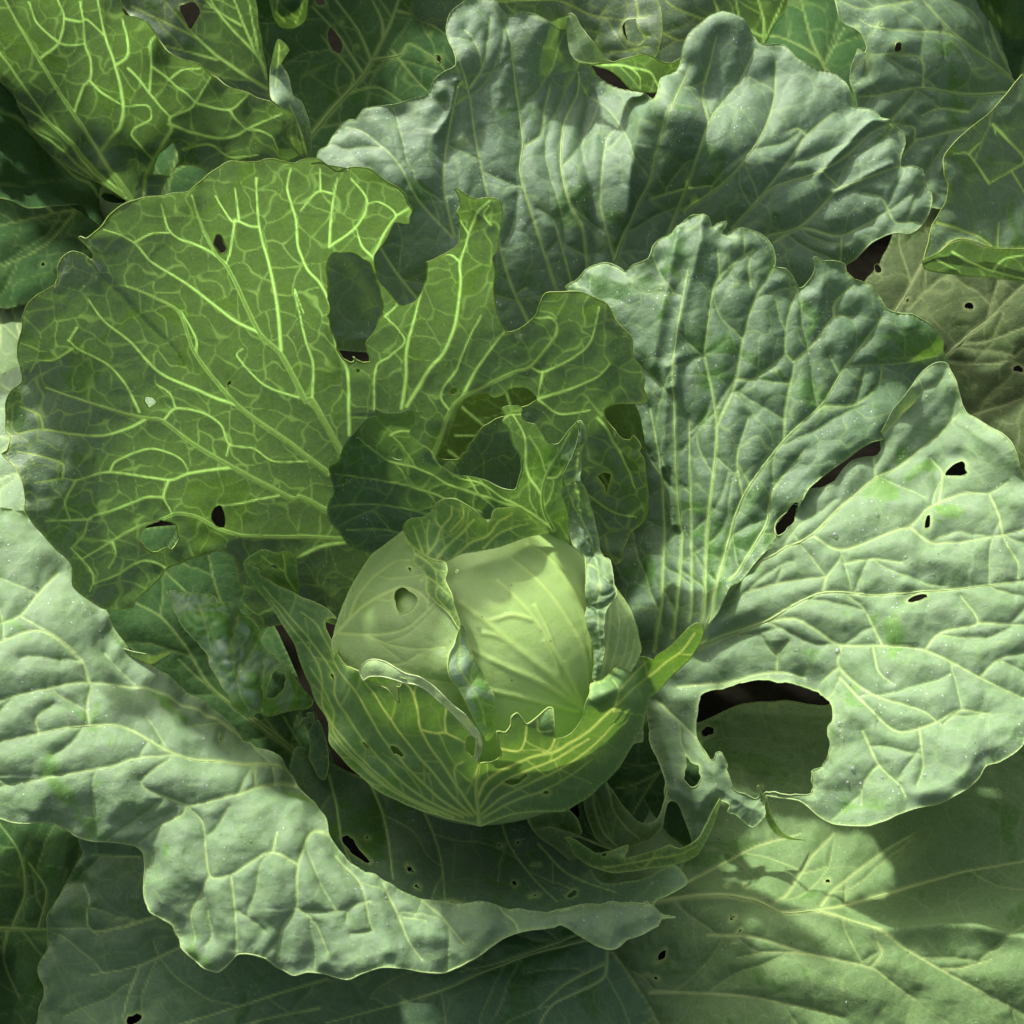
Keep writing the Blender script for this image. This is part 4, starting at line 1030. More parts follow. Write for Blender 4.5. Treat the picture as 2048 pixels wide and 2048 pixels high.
P_fang = Patch(["I600,760 612,800 640,880 690,950 740,970 800,980 720,975 650,950 605,890 590,820"], "I600,760,5.8 640,880,5 720,972,3.8 605,890,4.6 800,980,3", seed=87, s=1.2, puff=0.0003, ruffle=0.0005)
leaf(c_main, "outer_leaf", M_WIPED, [P_rup], label='upright half of the large right leaf, wiped shiny in places', ribs=2.2, key='rup')
leaf(c_main, "outer_leaf", M_PALE, [P_rflat], label='flat sunlit right leaf with a great eaten hole', ribs=2.7, key='rflat')
leaf(c_main, "outer_leaf", M_LOWER, [P_ring], label='dark torn leaf remains with a large hole, right below the head', ribs=0)
leaf(c_main, "leaf_curl", M_YOUNG, [P_ringlip, P_ringtip, P_fang], label='bright curled rim of the torn leaf', ribs=0)
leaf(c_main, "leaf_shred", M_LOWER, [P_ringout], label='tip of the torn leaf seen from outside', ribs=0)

# ------------------------------------------------------------------ low leaf at bottom left: basin under the head and a sunlit lip
P_basin = Patch(["!H-150,500 100,620 300,700 600,800 900,830 1050,850", "!H1200,900 1300,1000", "!H1420,1190 1600,1190", "H1700,1160 1800,1115 1850,1165 1872,1210 1820,1250 1720,1300 1690,1340", "!H1600,1400 1400,1400 900,1420 500,1370 200,1260 0,1140 -100,1020 -200,800"],
                "H-150,500,7 100,620,4 -200,800,7 300,700,3.2 600,800,2.8 900,830,2.8 1050,850,2.8 -80,1000,7 100,1000,5.6 100,1180,6.4 300,1000,3.6 400,1150,5.4 400,1290,6.2 600,1100,3.0 650,1320,6.2 800,1000,2.5 950,1150,3 1000,1360,6.0 1250,1150,3.4 1300,1300,5.6 1400,1390,6.2 1600,1190,5 1800,1115,6.4 1872,1210,6.8 1690,1340,7.2",
                holes=["H82,970 100,955 140,970 180,1020 220,1070 236,1100 200,1090 150,1050 100,1000", ("H218,970", 15, 9, 15), ("H437,1127", 12, 28, -40), ("H978,1213", 14, 15), ("H1277,1255", 34, 14, -32), ("H905,1005", 16, 9, 20), ("H995,995", 12, 8, -30), ("H1080,1275", 34, 8, -20), ("H475,1225", 10, 18, -40), ("H1090,1110", 26, 8, -10), ("H650,1300", 50, 5, 4)],
                veins=[(2.0, 1.2, "H20,650 60,800 80,950 150,1130"), (2.0, 1.2, "H240,700 300,850 330,1000 350,1180"), (1.6, 1, "H500,810 560,950 600,1100 620,1290"), (1.4, .9, "H900,850 950,1000 1050,1150 1200,1300"), (1.3, .9, "H1100,1000 1250,1150 1500,1250")],
                seed=91, puff=0.0014, cell=30, s=1.7, ruffle=0.001, branch=0.6, fine=0.3)
P_lip = Patch(["!G-1000,-650 100,-700 300,-560 480,-260", "G620,-60 700,20 760,88 860,150 960,210 1100,320 1230,440 1255,468 1300,480 1400,570 1500,650", "!G1600,760 1680,880 1700,960 H90,1035 180,1108 280,1168 400,1238 500,1279 600,1294 750,1315 920,1325 1050,1340", "H1160,1345 1300,1335 1420,1315 1490,1305 1600,1320 1690,1335 1740,1365 1810,1388 1740,1390 1720,1430 1650,1470 1560,1500 1510,1540 1460,1550 1400,1530 1320,1490 1220,1430 1180,1440 1100,1450 1000,1460 920,1490 850,1540 780,1590 690,1640 600,1672 500,1665 400,1645 300,1640 200,1670 130,1700 50,1690 0,1675",
               "G1600,1660 1530,1672 1440,1640 1410,1610 1380,1580 1310,1555 1240,1555 1200,1600 1140,1655 1080,1640 1010,1600 950,1540 910,1470 890,1420 840,1380 790,1340 755,1280 745,1200 750,1120 740,1050 700,1010 620,990 500,985 420,960 330,910 230,870 150,875 60,880 0,865", "!G-1000,900"],
              "G-1000,-650,15 -560,300,13.4 -1000,900,13.4 -560,860,11.6 -120,-650,13 300,-560,11.6 480,-260,11 -120,-200,13 700,20,10.4 960,210,9.4 1230,440,8 1500,650,7.6 300,-100,12.2 -120,300,12.4 400,200,11.4 700,250,10.4 1000,420,9.8 1300,620,9.6 800,600,10.6 400,550,11 -120,650,11 1200,900,9.6 1550,900,9.6 1700,960,9 H280,1168,8.8 600,1294,8.4 1050,1340,8.2 1500,1305,7.9 1810,1388,7.8 1460,1550,7.7 1220,1430,8.1 920,1490,8.2 600,1672,7.9 130,1700,7.8 300,1400,8.7 700,1450,8.6 1500,1420,8.1 50,1300,9.2 G1530,1672,7.2 1140,1655,6.8 1240,1555,7.6 910,1470,7.2 755,1280,7.6 740,1050,8.4 500,985,8.8 230,870,9.6 0,865,10 900,900,9.4 1000,1200,8.8 1300,1300,8.9 1100,1500,7.9 500,850,9.8 200,750,10.6",
              holes=[("G1128,478", 8, 22, -22), ("H1240,1347", 24, 5, -3), ("H1655,1322", 14, 6)],
              veins=[(2.6, 1.2, "G1480,640 1240,590 920,540 640,400 460,390 200,430 -60,490"), (2.4, 1.2, "G1230,450 1000,300 750,200 460,165 250,195 -60,270"), (1.8, 1, "G460,160 420,50 300,-60 100,-180"), (1.8, 1, "G460,390 450,290 470,180"), (1.6, 1, "G200,430 190,350 280,280"), (2.2, 1.2, "G1560,690 1320,710 1240,740 1000,800 960,800 750,715 730,670 880,560"), (1.6, 1, "G580,600 300,650 -60,720"), (1.6, 1, "G580,600 700,560 920,540"),
                     (2.2, 1.2, "G1700,960 1610,940 1540,1110 1530,1330 1460,1440 1440,1600"), (1.8, 1, "G1540,1105 1390,1045 1190,1160 1080,1160 1050,900 970,810"), (1.6, 1, "G1190,1160 1220,1400 1230,1540"), (1.6, 1, "G1080,1160 980,1350 1000,1500"), (1.5, 1, "G1410,1040 1430,940"), (1.5, 1, "G960,800 940,850 840,900 720,1000"), (1.8, 1, "H60,1060 180,1200 230,1400 240,1450 130,1470"), (1.6, 1, "H230,1300 130,1330 110,1400"), (1.6, 1, "H300,1200 380,1370 430,1500 500,1600"), (1.4, .9, "H380,1370 520,1400"), (1.6, 1, "H500,1290 620,1400 720,1520"), (1.4, .9, "H900,1330 980,1400 1000,1450"), (1.4, .9, "G1530,1330 1620,1400 1700,1560"), (1.3, .9, "G1310,620 1320,710"), (1.6, 1, "G-60,-20 200,-100 420,50"), (1.6, 1, "G300,-400 200,-300 100,-180 -60,-120")],
              seed=92, puff=0.0052, cell=60, s=1.6, ruffle=0.0036, fine=0.2, branch=0.45, spread=22, lump=0.12, cellamp=0.10, bstep=(50, 95), folds=[("G1010,1250 1090,1500", 10, -0.004), ("G760,900 900,830", 8, -0.003)])
P_lipflap = Patch(["G640,-10 700,10 780,20 850,10 885,10 870,25 820,50 765,82 740,60 690,40 650,15"], "G640,-10,10.6 885,10,10.2 765,82,9.8 760,20,11", seed=93, s=1.2, puff=0.0004, ruffle=0.0006)
leaf(c_main, "outer_leaf", M_PALE, [P_lip, P_lipflap], label='broad low leaf at the lower left with a bright wavy sunlit lip', ribs=2.5, key='lip')
leaf(c_main, "outer_leaf", M_WIPED, [P_basin], label='shaded hollow leaf base peppered with holes under the head', ribs=1.9)

# ------------------------------------------------------------------ dim leaf between the left leaf and the low leaf, and the curled scrap over it
P_dim = Patch(["!D700,1300 1100,1250 1400,1330 1600,1500", "!L1000,400 1150,700 1280,1000 1400,1250 1500,1500 1560,1700", "!L1300,1650 1100,1500 900,1400 700,1250 400,1000 200,800 0,650 -150,500"],
              "D700,1300,9.6 1100,1250,9 1400,1330,8 L1000,400,7 1280,1000,5.4 1560,1700,3 1100,1500,4.8 700,1250,6.4 400,1000,7.6 0,650,9 500,600,8.6 800,900,6.6",
              veins=[(3.4, 1.8, "L1500,1640 1200,1430 900,1200 700,1030 560,800 400,600 230,500"), (2.2, 1.4, "L1450,1600 1200,1400 1000,1250 750,1080 600,960 500,860"), (2.4, 1.2, "L900,1180 720,900 600,500 430,310"), (1.8, 1, "L1300,1500 1150,1350 1050,1220 940,1000"), (1.6, 1, "L1350,1520 1250,1350 1180,1230"), (1.6, 1, "L800,560 740,380 700,200")],
              seed=94, puff=0.0022, cell=30, s=2.0, ruffle=0.001, branch=0.7, fine=0.3)
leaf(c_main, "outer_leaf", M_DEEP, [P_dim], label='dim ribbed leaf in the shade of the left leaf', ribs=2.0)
P_curl = Patch(["L437,428 520,445 620,475 735,490 760,525 850,515 900,560 970,600 1020,680 1030,750 1130,880 1240,1000 1300,1060 1370,1130 1330,1180 1200,1195 1110,1225 1060,1215 1010,1195 960,1220 900,1200 860,1150 840,1080 780,1020 730,930 705,830 620,750 560,660 490,560 455,490"],
               "L437,428,12.8 620,475,12 735,490,11.6 850,515,11.4 560,660,12 640,620,12.8 760,640,12.4 900,620,10.6 705,830,11.4 830,820,12 900,800,10.8 1020,720,9.8 850,1080,10.6 780,1020,11 950,1000,11.2 1050,900,10.2 1240,1000,8.6 1370,1130,7.4 1110,1225,8.2 960,1220,9 1100,1050,9.8 1200,1180,8",
               holes=["L1060,1080 1080,1010 1100,960 1130,940 1165,955 1178,1010 1170,1060 1130,1100 1090,1110 1065,1100"],
               veins=[(1.4, .9, "L900,590 830,760 860,920 900,1060 960,1180"), (1.2, .9, "L640,550 690,680 720,790"), (1.2, .9, "L1000,780 920,920 850,1040"), (1.1, .8, "L1050,900 1040,1080 1040,1190")], seed=95, cellamp=0.5, puff=0.0045, cell=20, s=1.4, ruffle=0.0028, spread=10)
leaf(c_main, "inner_leaf", M_CURL, [P_curl], label='crinkled scrap of leaf curling down left of the head', ribs=0)

# pale leaf behind the left leaf at the picture's left side
P_behind = Patch(["!D-120,380 0,400", "D60,372 110,385", "!D300,480 900,420 1150,640 1000,800 500,1100 200,1280 -120,1250"], "D-120,380,10.6 110,385,10.6 900,420,10.4 1100,640,9.6 500,1100,10.8 -120,1250,12.4 100,800,11.8 500,700,11",
                 veins=[(2, 1, "D300,700 0,450"), (1.8, 1, "D300,800 -50,750"), (1.8, 1, "D300,900 -50,1000")], seed=96, puff=0.004, cell=40, s=2.2, ruffle=0.003)
leaf(c_main, "outer_leaf", M_PALE, [P_behind], label='pale leaf glimpsed behind the left leaf', ribs=0)

P_under = Patch(["!K700,250 1500,200 1560,700 1500,1150 800,1130 600,800"], "K700,250,3 1500,200,3 1560,700,2.4 1500,1150,1.8 800,1130,1.6 600,800,2 1100,700,1.6", veins=[(2, 1, "K1500,300 1200,600 900,1100"), (1.6, 1, "K1300,520 1050,650 800,700")], seed=103, puff=0.002, cell=30, s=2.2, ruffle=0.001)  # added dark sheet that paints shade behind the torn hole
leaf(c_main, "inner_leaf", M_DEEP, [P_under], label='added dark leaf standing in for shade behind the hole of the torn leaf', ribs=0)

# ------------------------------------------------------------------ lowest leaves, in front and to the right
P_lowr = Patch(["!H1150,1560 1200,1300 1300,900 1450,480", "!H1750,300", "I240,380 330,350 450,292 560,276 700,270 800,285 900,290", "!I1100,260 1500,300 2100,380 2120,1200 2120,2020 1200,2020 400,2020 -250,2020 -350,1800"],
               "H1150,1560,3.4 1500,1280,2.2 1300,900,1.6 1450,480,1.6 I0,520,1.6 240,380,2 560,276,2.6 900,290,3.6 1500,300,4.6 2100,380,5.4 500,600,2.4 900,800,3.2 1400,1000,4.2 2100,900,5 0,1300,3.4 350,1290,4 680,1360,4.6 870,1370,4.8 1180,1470,5.2 1650,1465,5.6 2120,1540,6 500,1100,3 1200,1250,4.2 600,1600,4 1000,1700,4.6 1600,1800,4.8 200,1700,2.6 -250,2020,1.4 400,2020,2 1200,2020,3.2 2120,2020,4 -350,1800,2.6",
               veins=[(4.0, 2.2, "H1480,1560 1580,1700 1690,1880 1760,1990"), (3.6, 1.6, "I-60,1330 200,1300 400,1290 560,1320 680,1365 860,1370"), (2.8, 1.4, "I860,1370 1100,1290 1330,1230 1650,1140 2000,1080"), (2.2, 1.2, "I880,1330 960,1230 1100,1120 1240,1020 1360,950"), (2, 1.2, "I680,1310 760,1180 850,1050 950,950"), (2.4, 1.2, "I-60,1290 120,1240 300,1140 560,1010 780,950"), (2.2, 1.2, "I300,1470 560,1490 820,1570 1140,1640 1250,1720 1360,1800"), (2, 1.2, "I0,1770 200,1770 500,1790 800,1850 1000,1900"), (2, 1.2, "I860,1370 1180,1470 1500,1650 1932,1880"), (1.6, 1, "I820,1570 620,1560 450,1590"), (1.8, 1.2, "H1700,1760 1850,1770 1932,1780"), (1.6, 1, "I1140,1640 1200,1560 1160,1500"), (1.4, 1, "I1500,1650 1620,1640 1760,1600")],
               holes=[("I393,1225", 9, 12), ("I492,1217", 9, 12), ("I920,1192", 13, 13), ("I425,1388", 10, 20, 30), ("I462,1460", 18, 7, -30), ("H1740,1580", 16, 40, 40), ("H1712,1695", 14, 12), ("H1665,1680", 18, 6, 10), ("I440,1522", 14, 5), ("I300,425", 36, 26, -20), ("I640,290", 14, 8), ("I575,715", 8, 8)],
               seed=101, zadd=-1.0, lump=0.15, cellamp=0.12, bstep=(60, 110), puff=0.0048, cell=60, s=1.8, ruffle=0.002, branch=0.9, fine=0.35, spread=20, folds=[("I-60,1330 400,1290 860,1370 1180,1470 1650,1465 2000,1520", 7, 0.005)])
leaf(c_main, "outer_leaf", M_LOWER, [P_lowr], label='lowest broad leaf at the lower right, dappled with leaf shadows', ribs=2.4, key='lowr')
P_lowf = Patch(["G415,930 418,1040 402,1090 340,1180 310,1240 290,1320 252,1420 240,1500 232,1590 204,1660 240,1740 242,1800 212,1900 190,1980", "!G180,2040 900,2040 H300,2040 1300,2040 1500,1990", "!H1700,1900 1600,1720 1480,1560 1300,1400 700,1300 0,1300 G1300,1300 800,900 500,880"],
               "G415,930,3 340,1180,2 250,1420,1.6 204,1660,1.4 190,2000,1.4 900,2040,1.8 H300,2040,2 1300,2040,2 1700,1900,2.2 1480,1560,3 700,1300,2.4 G800,900,3 600,1400,2.6 900,1700,2.4 H600,1700,3 1000,1800,2.8",
               veins=[(2.2, 1.4, "H1460,1560 1440,1690 1300,1770 1180,1830 1110,1932 1120,2000"), (2.4, 1.2, "H1420,1490 1100,1560 850,1650 600,1760 300,1850 0,1930"), (2.2, 1.2, "H1440,1620 1250,1720 1100,1850"), (2, 1, "H1400,1440 1000,1580 700,1670"), (1.8, 1, "G1650,1850 1400,1900 1100,1990"), (1.8, 1, "G1690,1700 1200,1850 900,1950"), (1.6, 1, "G1000,1500 720,1630 470,1680"), (1.5, 1, "G900,1350 650,1430 480,1460"), (1.5, 1, "G720,1630 660,1800 640,1900"), (1.5, 1, "G800,1380 480,1450 460,1280 420,1200"), (1.4, .9, "G720,1070 470,1060")],
               holes=[("G695,1910", 42, 28, -20), ("H792,1588", 16, 10)],
               seed=102, puff=0.0026, cell=40, s=2.0, ruffle=0.004, branch=0.8, fine=0.35, spread=14)
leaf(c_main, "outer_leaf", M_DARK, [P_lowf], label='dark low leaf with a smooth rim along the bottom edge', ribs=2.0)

# ------------------------------------------------------------------ neighbours
def base_of(o_point, z):
    p = at_height(np.array([parse(o_point)[0]]), np.array([z / 100]))[0]
    return (p[0], p[1], 0.0)


c_tl = plant("cabbage", base_of("O246,420", 7), 'neighbouring cabbage at the upper left with glowing yellow-veined leaves', GROUP)
stem(c_tl, 0.10, 0.02)
P_tl = Patch(["!A-90,-90 650,-90", "A672,0 682,40 700,80 760,110 820,160 860,210 920,240 980,280 1040,320 1100,370 1150,420 1180,436 1240,456 1310,490 1380,520 1440,540 1500,556 1560,600 1600,640 1612,690 1605,730 1640,800 1652,856", "A1540,905 1450,885 1300,935 1160,940 1080,915 1010,905 960,920 920,980 890,1060",
              "!A850,1180 720,1180", "A700,1106 620,1050 520,990 420,940 350,900 250,850 180,800 100,740 40,680 0,640", "!A-90,580"],
             "A720,1120,11 850,1180,10 890,1060,11.4 600,900,14.4 300,870,13 0,640,15 -90,200,21 -90,-90,25.6 300,-90,26 650,-90,25.4 700,90,23.6 300,300,20.6 500,500,18.4 640,370,19.6 760,110,23.4 860,260,20 980,280,21 1150,430,19 900,520,16.6 940,680,14.2 1310,490,19 1200,650,16 1600,640,18.2 1650,850,15.6 1300,800,14.4 1300,935,12.6 1000,905,12.4 820,800,12.8 400,700,15.6 150,500,17 150,700,15",
             holes=["A870,840 920,800 950,790 975,850 977,880 940,965 850,935"],
             veins=[(3.2, 1.4, "A720,1090 600,930 540,830 400,620 230,350 130,180 20,0"), (2.6, 1.2, "A550,840 600,780 660,700 680,590 640,370 580,200 540,0"), (2.6, 1.2, "A795,1080 810,960 880,800 935,720 940,650 1050,600 1090,550 1150,440"), (2.8, 1.2, "A690,1080 500,930 280,680 100,430 0,280"), (2.2, 1.2, "A660,1060 450,850 300,700 150,600 0,480"), (2.4, 1.2, "A930,690 1050,730 1200,765 1300,750 1360,715 1450,670 1550,630"), (1.8, 1, "A225,320 320,240 355,100 320,0"), (1.6, 1, "A410,620 460,480 500,430 500,330 470,240 460,120 440,0"), (1.6, 1, "A495,445 560,510 665,575"), (1.4, .9, "A325,240 390,250 470,240"), (1.5, 1, "A355,100 440,120 480,110 580,200"), (1.8, 1, "A640,365 710,310 700,200 680,100"), (1.6, 1, "A710,380 760,430 830,520 940,650"), (1.6, 1, "A825,500 835,370 830,260 860,210"), (1.6, 1, "A840,370 930,430 1080,560"), (1.4, .9, "A935,440 1020,370 1100,390"), (1.4, .9, "A1080,565 1260,610 1330,560 1370,520"), (1.4, .9, "A1260,610 1290,660 1360,715"), (1.4, .9, "A1360,715 1430,720 1500,760 1540,830"), (1.4, .9, "A840,860 730,750 740,710 830,650 810,580 680,590"), (1.6, 1, "A1000,820 1150,800 1280,870 1420,860"), (1.3, .9, "A325,240 200,120 165,0"), (1.6, 1, "A520,970 300,810 100,640 0,560")],
             seed=111, puff=0.0022, cell=26, s=1.5, ruffle=0.004, fine=0.6, branch=0, spread=11)
P_tlcurl = Patch(["A1490,490 1490,380 1502,290 1535,213 1592,266 1548,350 1592,430 1612,530 1660,560 1690,620 1712,700 1716,860 1660,862 1600,790 1606,700 1612,650 1560,600 1502,552"], "A1490,490,18.6 1502,290,20 1535,213,21 1592,266,20 1548,350,19 1612,530,18 1712,700,16.6 1716,860,15 1660,862,14.6 1606,700,16.8 1540,570,18.4", veins=[(1.3, .8, "A1520,480 1530,330 1540,240"), (1.3, .8, "A1690,850 1650,700 1600,580")], seed=112, s=1.3, puff=0.001, cell=16, ruffle=0.002, spread=7)
leaf(c_tl, "outer_leaf", M_BACKLIT, [P_tl], label='large glowing leaf with bright yellow veins', ribs=2.7, ribmat=M_RIB, key='tl')
leaf(c_tl, "leaf_curl", M_BLOOM, [P_tlcurl], label='curled bluish leaf edge', ribs=0)
P_tl2 = Patch(["!A600,-120", "!A640,0 860,230 1100,420 1250,560 1480,600", "!A1480,500 1450,250 1415,0 1400,-120"], "A600,-120,17 640,0,16 1100,420,12.6 1480,600,9 1480,480,9.6 1415,0,15.6 1400,-120,17.4 1000,100,16",
              holes=["A990,40 1020,15 1055,8 1085,20 1105,55 1100,90 1060,160 1030,120"], veins=[(2.2, 1, "A1470,495 1200,310 1090,210 1000,110 850,-60"), (1.8, 1, "A1470,440 1420,310 1270,150 1080,-60"), (1.6, 1, "A1460,380 1390,240 1330,100 1270,-60"), (1.4, .9, "A1200,330 1050,290 900,250"), (1.5, 1, "A1090,210 930,130 720,30"), (1.4, .9, "A1440,330 1400,150 1370,-20"), (1.4, .9, "A1330,140 1200,60 1150,-20")], seed=113, puff=0.0016, cell=26, s=2.0, ruffle=0.003)
leaf(c_tl, "outer_leaf", M_BACKLIT, [P_tl2], label='yellow-green leaf behind the glowing leaf', ribs=0)
P_tl3 = Patch(["!A-120,500 200,760 520,960 800,1080 900,1150 700,1350", "!A600,1450 450,1560 200,1680 -120,1650"], "A-120,500,9 520,960,7.4 900,1150,6 600,1450,6.4 200,1680,7 -120,1650,7.4 200,1200,8", veins=[(2.4, 1.2, "A800,1200 500,1150 200,1200 -50,1260"), (1.8, 1, "A600,1160 350,1000 100,800"), (1.8, 1, "A420,1160 250,1350 -50,1500"), (1.6, 1, "A300,1180 150,1050 0,900")], holes=[("A236,1462", 14, 11)], seed=114, puff=0.004, cell=30, s=2.4, ruffle=0.003)
leaf(c_tl, "outer_leaf", M_DEEP, [P_tl3], label='dark wrinkled lower leaf in the shade', ribs=2.2)
P_tl4 = Patch(["!A-120,1560 100,1560 400,1500 500,1700 400,2000 100,2300 -120,2300"], "A-120,1560,6.4 400,1500,6 500,1700,5.6 400,2000,6 -120,2300,7.4 100,1900,6.6", veins=[(4, 2.5, "A400,1560 200,1600 -80,1640"), (1.8, 1, "A120,1620 70,1700 110,1850 130,2000"), (1.8, 1, "A20,1640 0,1800 10,1950")], seed=115, puff=0.003, cell=30, s=2.4, ruffle=0.002)
leaf(c_tl, "outer_leaf", M_LOWER, [P_tl4], label='grey lower leaf with a pale thick midrib', ribs=2.2)

c_top = plant("cabbage", base_of("O640,300", 5), 'shaded cabbage behind the large back leaf, at the top', GROUP)
stem(c_top, 0.06, 0.02)
P_top = Patch(["!B-420,-120 -100,-120 400,-120 950,-120 1000,300 800,600 500,800 150,980 -150,1000 -300,700 -420,300"], "B-420,-120,9 400,-120,12.6 950,-120,13 1000,300,11.4 500,800,7.4 150,980,5.4 -150,1000,5 -420,300,7.6 300,300,9.4 600,300,11.2 0,500,6.6",
              holes=[("B195,230", 34, 74, -20), ("B680,42", 19, 52, -6), ("B765,330", 18, 25, -20), ("B120,20", 36, 18, 20), ("B235,130", 8, 8), ("B716,185", 6, 7), ("B320,262", 6, 9)],
              veins=[(4.6, 2.0, "B40,780 200,580 330,440 400,330 480,170 560,-40"), (2.2, 1.2, "B390,330 330,180 200,0 160,-60"), (2.2, 1.2, "B460,210 450,110 400,0"), (2, 1.2, "B350,410 200,180 70,40"), (1.8, 1, "B200,580 280,480 290,400 120,200"), (2, 1.2, "B400,330 560,300 600,240 740,320 820,420"), (1.6, 1, "B510,280 640,440 700,500"), (2, 1.2, "B540,60 650,80 820,200"), (1.8, 1, "B250,520 420,480 560,560")],
              seed=121, puff=0.003, cell=34, s=2.0, ruffle=0.002, branch=0.8, spread=14)
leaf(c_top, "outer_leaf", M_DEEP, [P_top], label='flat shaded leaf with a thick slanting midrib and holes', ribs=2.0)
P_top2 = Patch(["!B560,-120 1200,-120", "C20,-120 30,-20 55,40 64,100 64,170 50,250 25,300", "B1880,320 1740,350 1690,330", "!B1500,420 1100,420 850,300 600,60"], "B560,-120,14.4 1200,-120,17 1932,-120,18 C64,120,16.4 B1880,320,14.4 1500,420,11.6 850,300,10.4 1500,100,15.4",
               holes=["B1780,150 1800,117 1855,108 1870,150 1892,200 1870,246 1820,232 1785,190"], veins=[(1.8, 1, "B900,20 1400,0 1600,80 1780,110"), (1.6, 1, "B1870,100 1855,0 1850,-80"), (1.6, 1, "B1870,100 1932,90"), (1.4, .9, "B1720,290 1830,280 1932,260"), (1.4, .9, "B1650,100 1700,30"), (1.3, .9, "B1890,200 1932,210")], seed=122, puff=0.0016, cell=28, s=2.0, ruffle=0.003, spread=10)
P_topflapw = Patch(["B1485,76 1522,86 1560,150 1620,230 1690,330 1740,347 1660,352 1590,355 1530,340 1492,290 1485,200"], "B1485,76,21 1522,86,21.2 1620,230,20.4 1740,347,19.4 1590,355,19 1492,290,19 1485,180,19.8", seed=123, s=1.4, puff=0.0004, cell=22, ruffle=0.0015)
P_topflapg = Patch(["B1530,340 1590,356 1660,353 1740,347 1820,320 1880,300 1932,305", "C60,320 110,325 160,300 157,350 120,392 60,462 10,480", "B1870,502 1830,496 1760,430 1700,390 1640,372"], "B1530,340,19 1660,353,19.4 1820,320,19.8 1932,305,19.6 C160,300,19 60,462,17 B1870,502,16.4 1700,390,17.8", veins=[(1.5, .9, "B1600,360 1800,370 1870,420 1880,490"), (1.3, .9, "B1800,370 1932,400 C50,450 110,400")], seed=124, s=1.4, puff=0.0006, cell=22, ruffle=0.001, spread=7)
P_topflapl = Patch(["B1380,132 1420,108 1480,88 1486,130 1488,165 1430,160"], "B1380,132,20 1480,88,21 1488,165,19.6 1430,160,19", seed=125, s=1.4, puff=0.0003, ruffle=0.0006)
leaf(c_top, "outer_leaf", M_BACKLIT, [P_top2], label='bluish leaf with a torn hole near the top', ribs=0)
leaf(c_top, "leaf_curl", M_PALE, [P_topflapw], label='whitish folded leaf flap', ribs=0)
leaf(c_top, "leaf_curl", M_BACKLIT, [P_topflapg, P_topflapl], label='green underside of the folded flap', ribs=0)
P_top4 = Patch(["A1500,-120 1500,0 1520,60 1550,130 1620,135 1680,100 1700,40 1715,-120"], "A1500,-120,17 1520,60,15 1620,135,14 1700,40,15.4 1715,-120,17 1600,0,17", veins=[(1.4, .9, "A1560,-100 1540,40 1580,110"), (1.3, .8, "A1640,-100 1660,40 1630,110")], seed=126, s=2, puff=0.003, cell=18, ruffle=0.003)
leaf(c_top, "inner_leaf", M_DARK, [P_top4], label='small crumpled leaf tip', ribs=0)

c_tr = plant("cabbage", base_of("O1900,240", 6), 'neighbouring cabbage at the upper right with broad bluish leaves', GROUP)
stem(c_tr, 0.08, 0.02)
P_tr0 = Patch(["!C-80,-120 760,-120", "C720,-40 690,60 640,140 600,230", "!C560,330 300,400 -60,400"], "C-80,-120,15 760,-120,14 600,230,10 560,330,9 -60,400,11.4 300,0,14", veins=[(2.2, 1.2, "C595,225 590,110 560,0 540,-80"), (1.8, 1, "C600,220 640,110 690,-20"), (1.8, 1, "C590,190 450,130 300,105 130,40 60,-20"), (1.6, 1, "C560,300 300,230 130,200 40,150"), (1.5, 1, "C350,60 320,-20"), (1.5, 1, "C470,140 440,0")], seed=131, puff=0.0016, cell=28, s=2.0, ruffle=0.003)
leaf(c_tr, "outer_leaf", M_BACKLIT, [P_tr0], label='dim yellow-green leaf at the top', ribs=0)
P_tr = Patch(["!C2020,-120 900,-120", "C948,-40 955,60 980,120 1040,160 1085,205 1112,250 1100,286 1070,260 1045,330 1038,420 1050,480 1062,520", "!C1090,620 1200,850 1400,1050 1530,1080 1560,900 1700,750 2020,600"],
             "C2020,-120,11.4 900,-120,18 948,0,17.4 1040,160,16.6 1100,280,16 1038,420,15.4 1062,520,14.6 1200,850,11.4 1530,1080,8.4 1880,430,9 2020,600,7.6 1600,200,13.6 1400,455,13.4 1500,700,11 1750,600,9.4 1800,100,12",
             holes=[("C1260,263", 19, 20), ("C1180,143", 9, 9), ("C1852,52", 16, 44, 18), ("C1063,143", 5, 5)],
             veins=[(3.0, 1.4, "C1885,425 1800,350 1560,170 1410,0 1350,-60"), (2.2, 1.2, "C1870,480 1640,490 1400,455 1200,490 1080,500"), (2.2, 1.2, "C1870,390 1800,250 1720,0 1700,-80"), (1.6, 1, "C1410,455 1390,310 1280,295 1120,295 1060,340"), (1.6, 1, "C1560,175 1350,165 1170,155 1080,100"), (1.8, 1, "C1750,640 1550,680 1380,720 1360,660 1240,640"), (1.4, .9, "C1240,630 1370,480"), (1.4, .9, "C1380,720 1310,800"), (1.4, .9, "C1110,290 1120,380 1060,440"), (1.5, 1, "C1350,10 1100,50 980,10"), (2.2, 1.2, "C1880,400 1932,320 2000,200"), (1.6, 1, "C1830,260 1900,100 1932,20"), (1.8, 1, "C1640,580 1500,560 1400,600")],
             seed=132, puff=0.0038, cell=34, s=1.8, ruffle=0.004, branch=0.8, spread=13)
leaf(c_tr, "outer_leaf", M_BLOOM, [P_tr], label='broad bluish leaf with small round holes', ribs=2.1, key='tr')
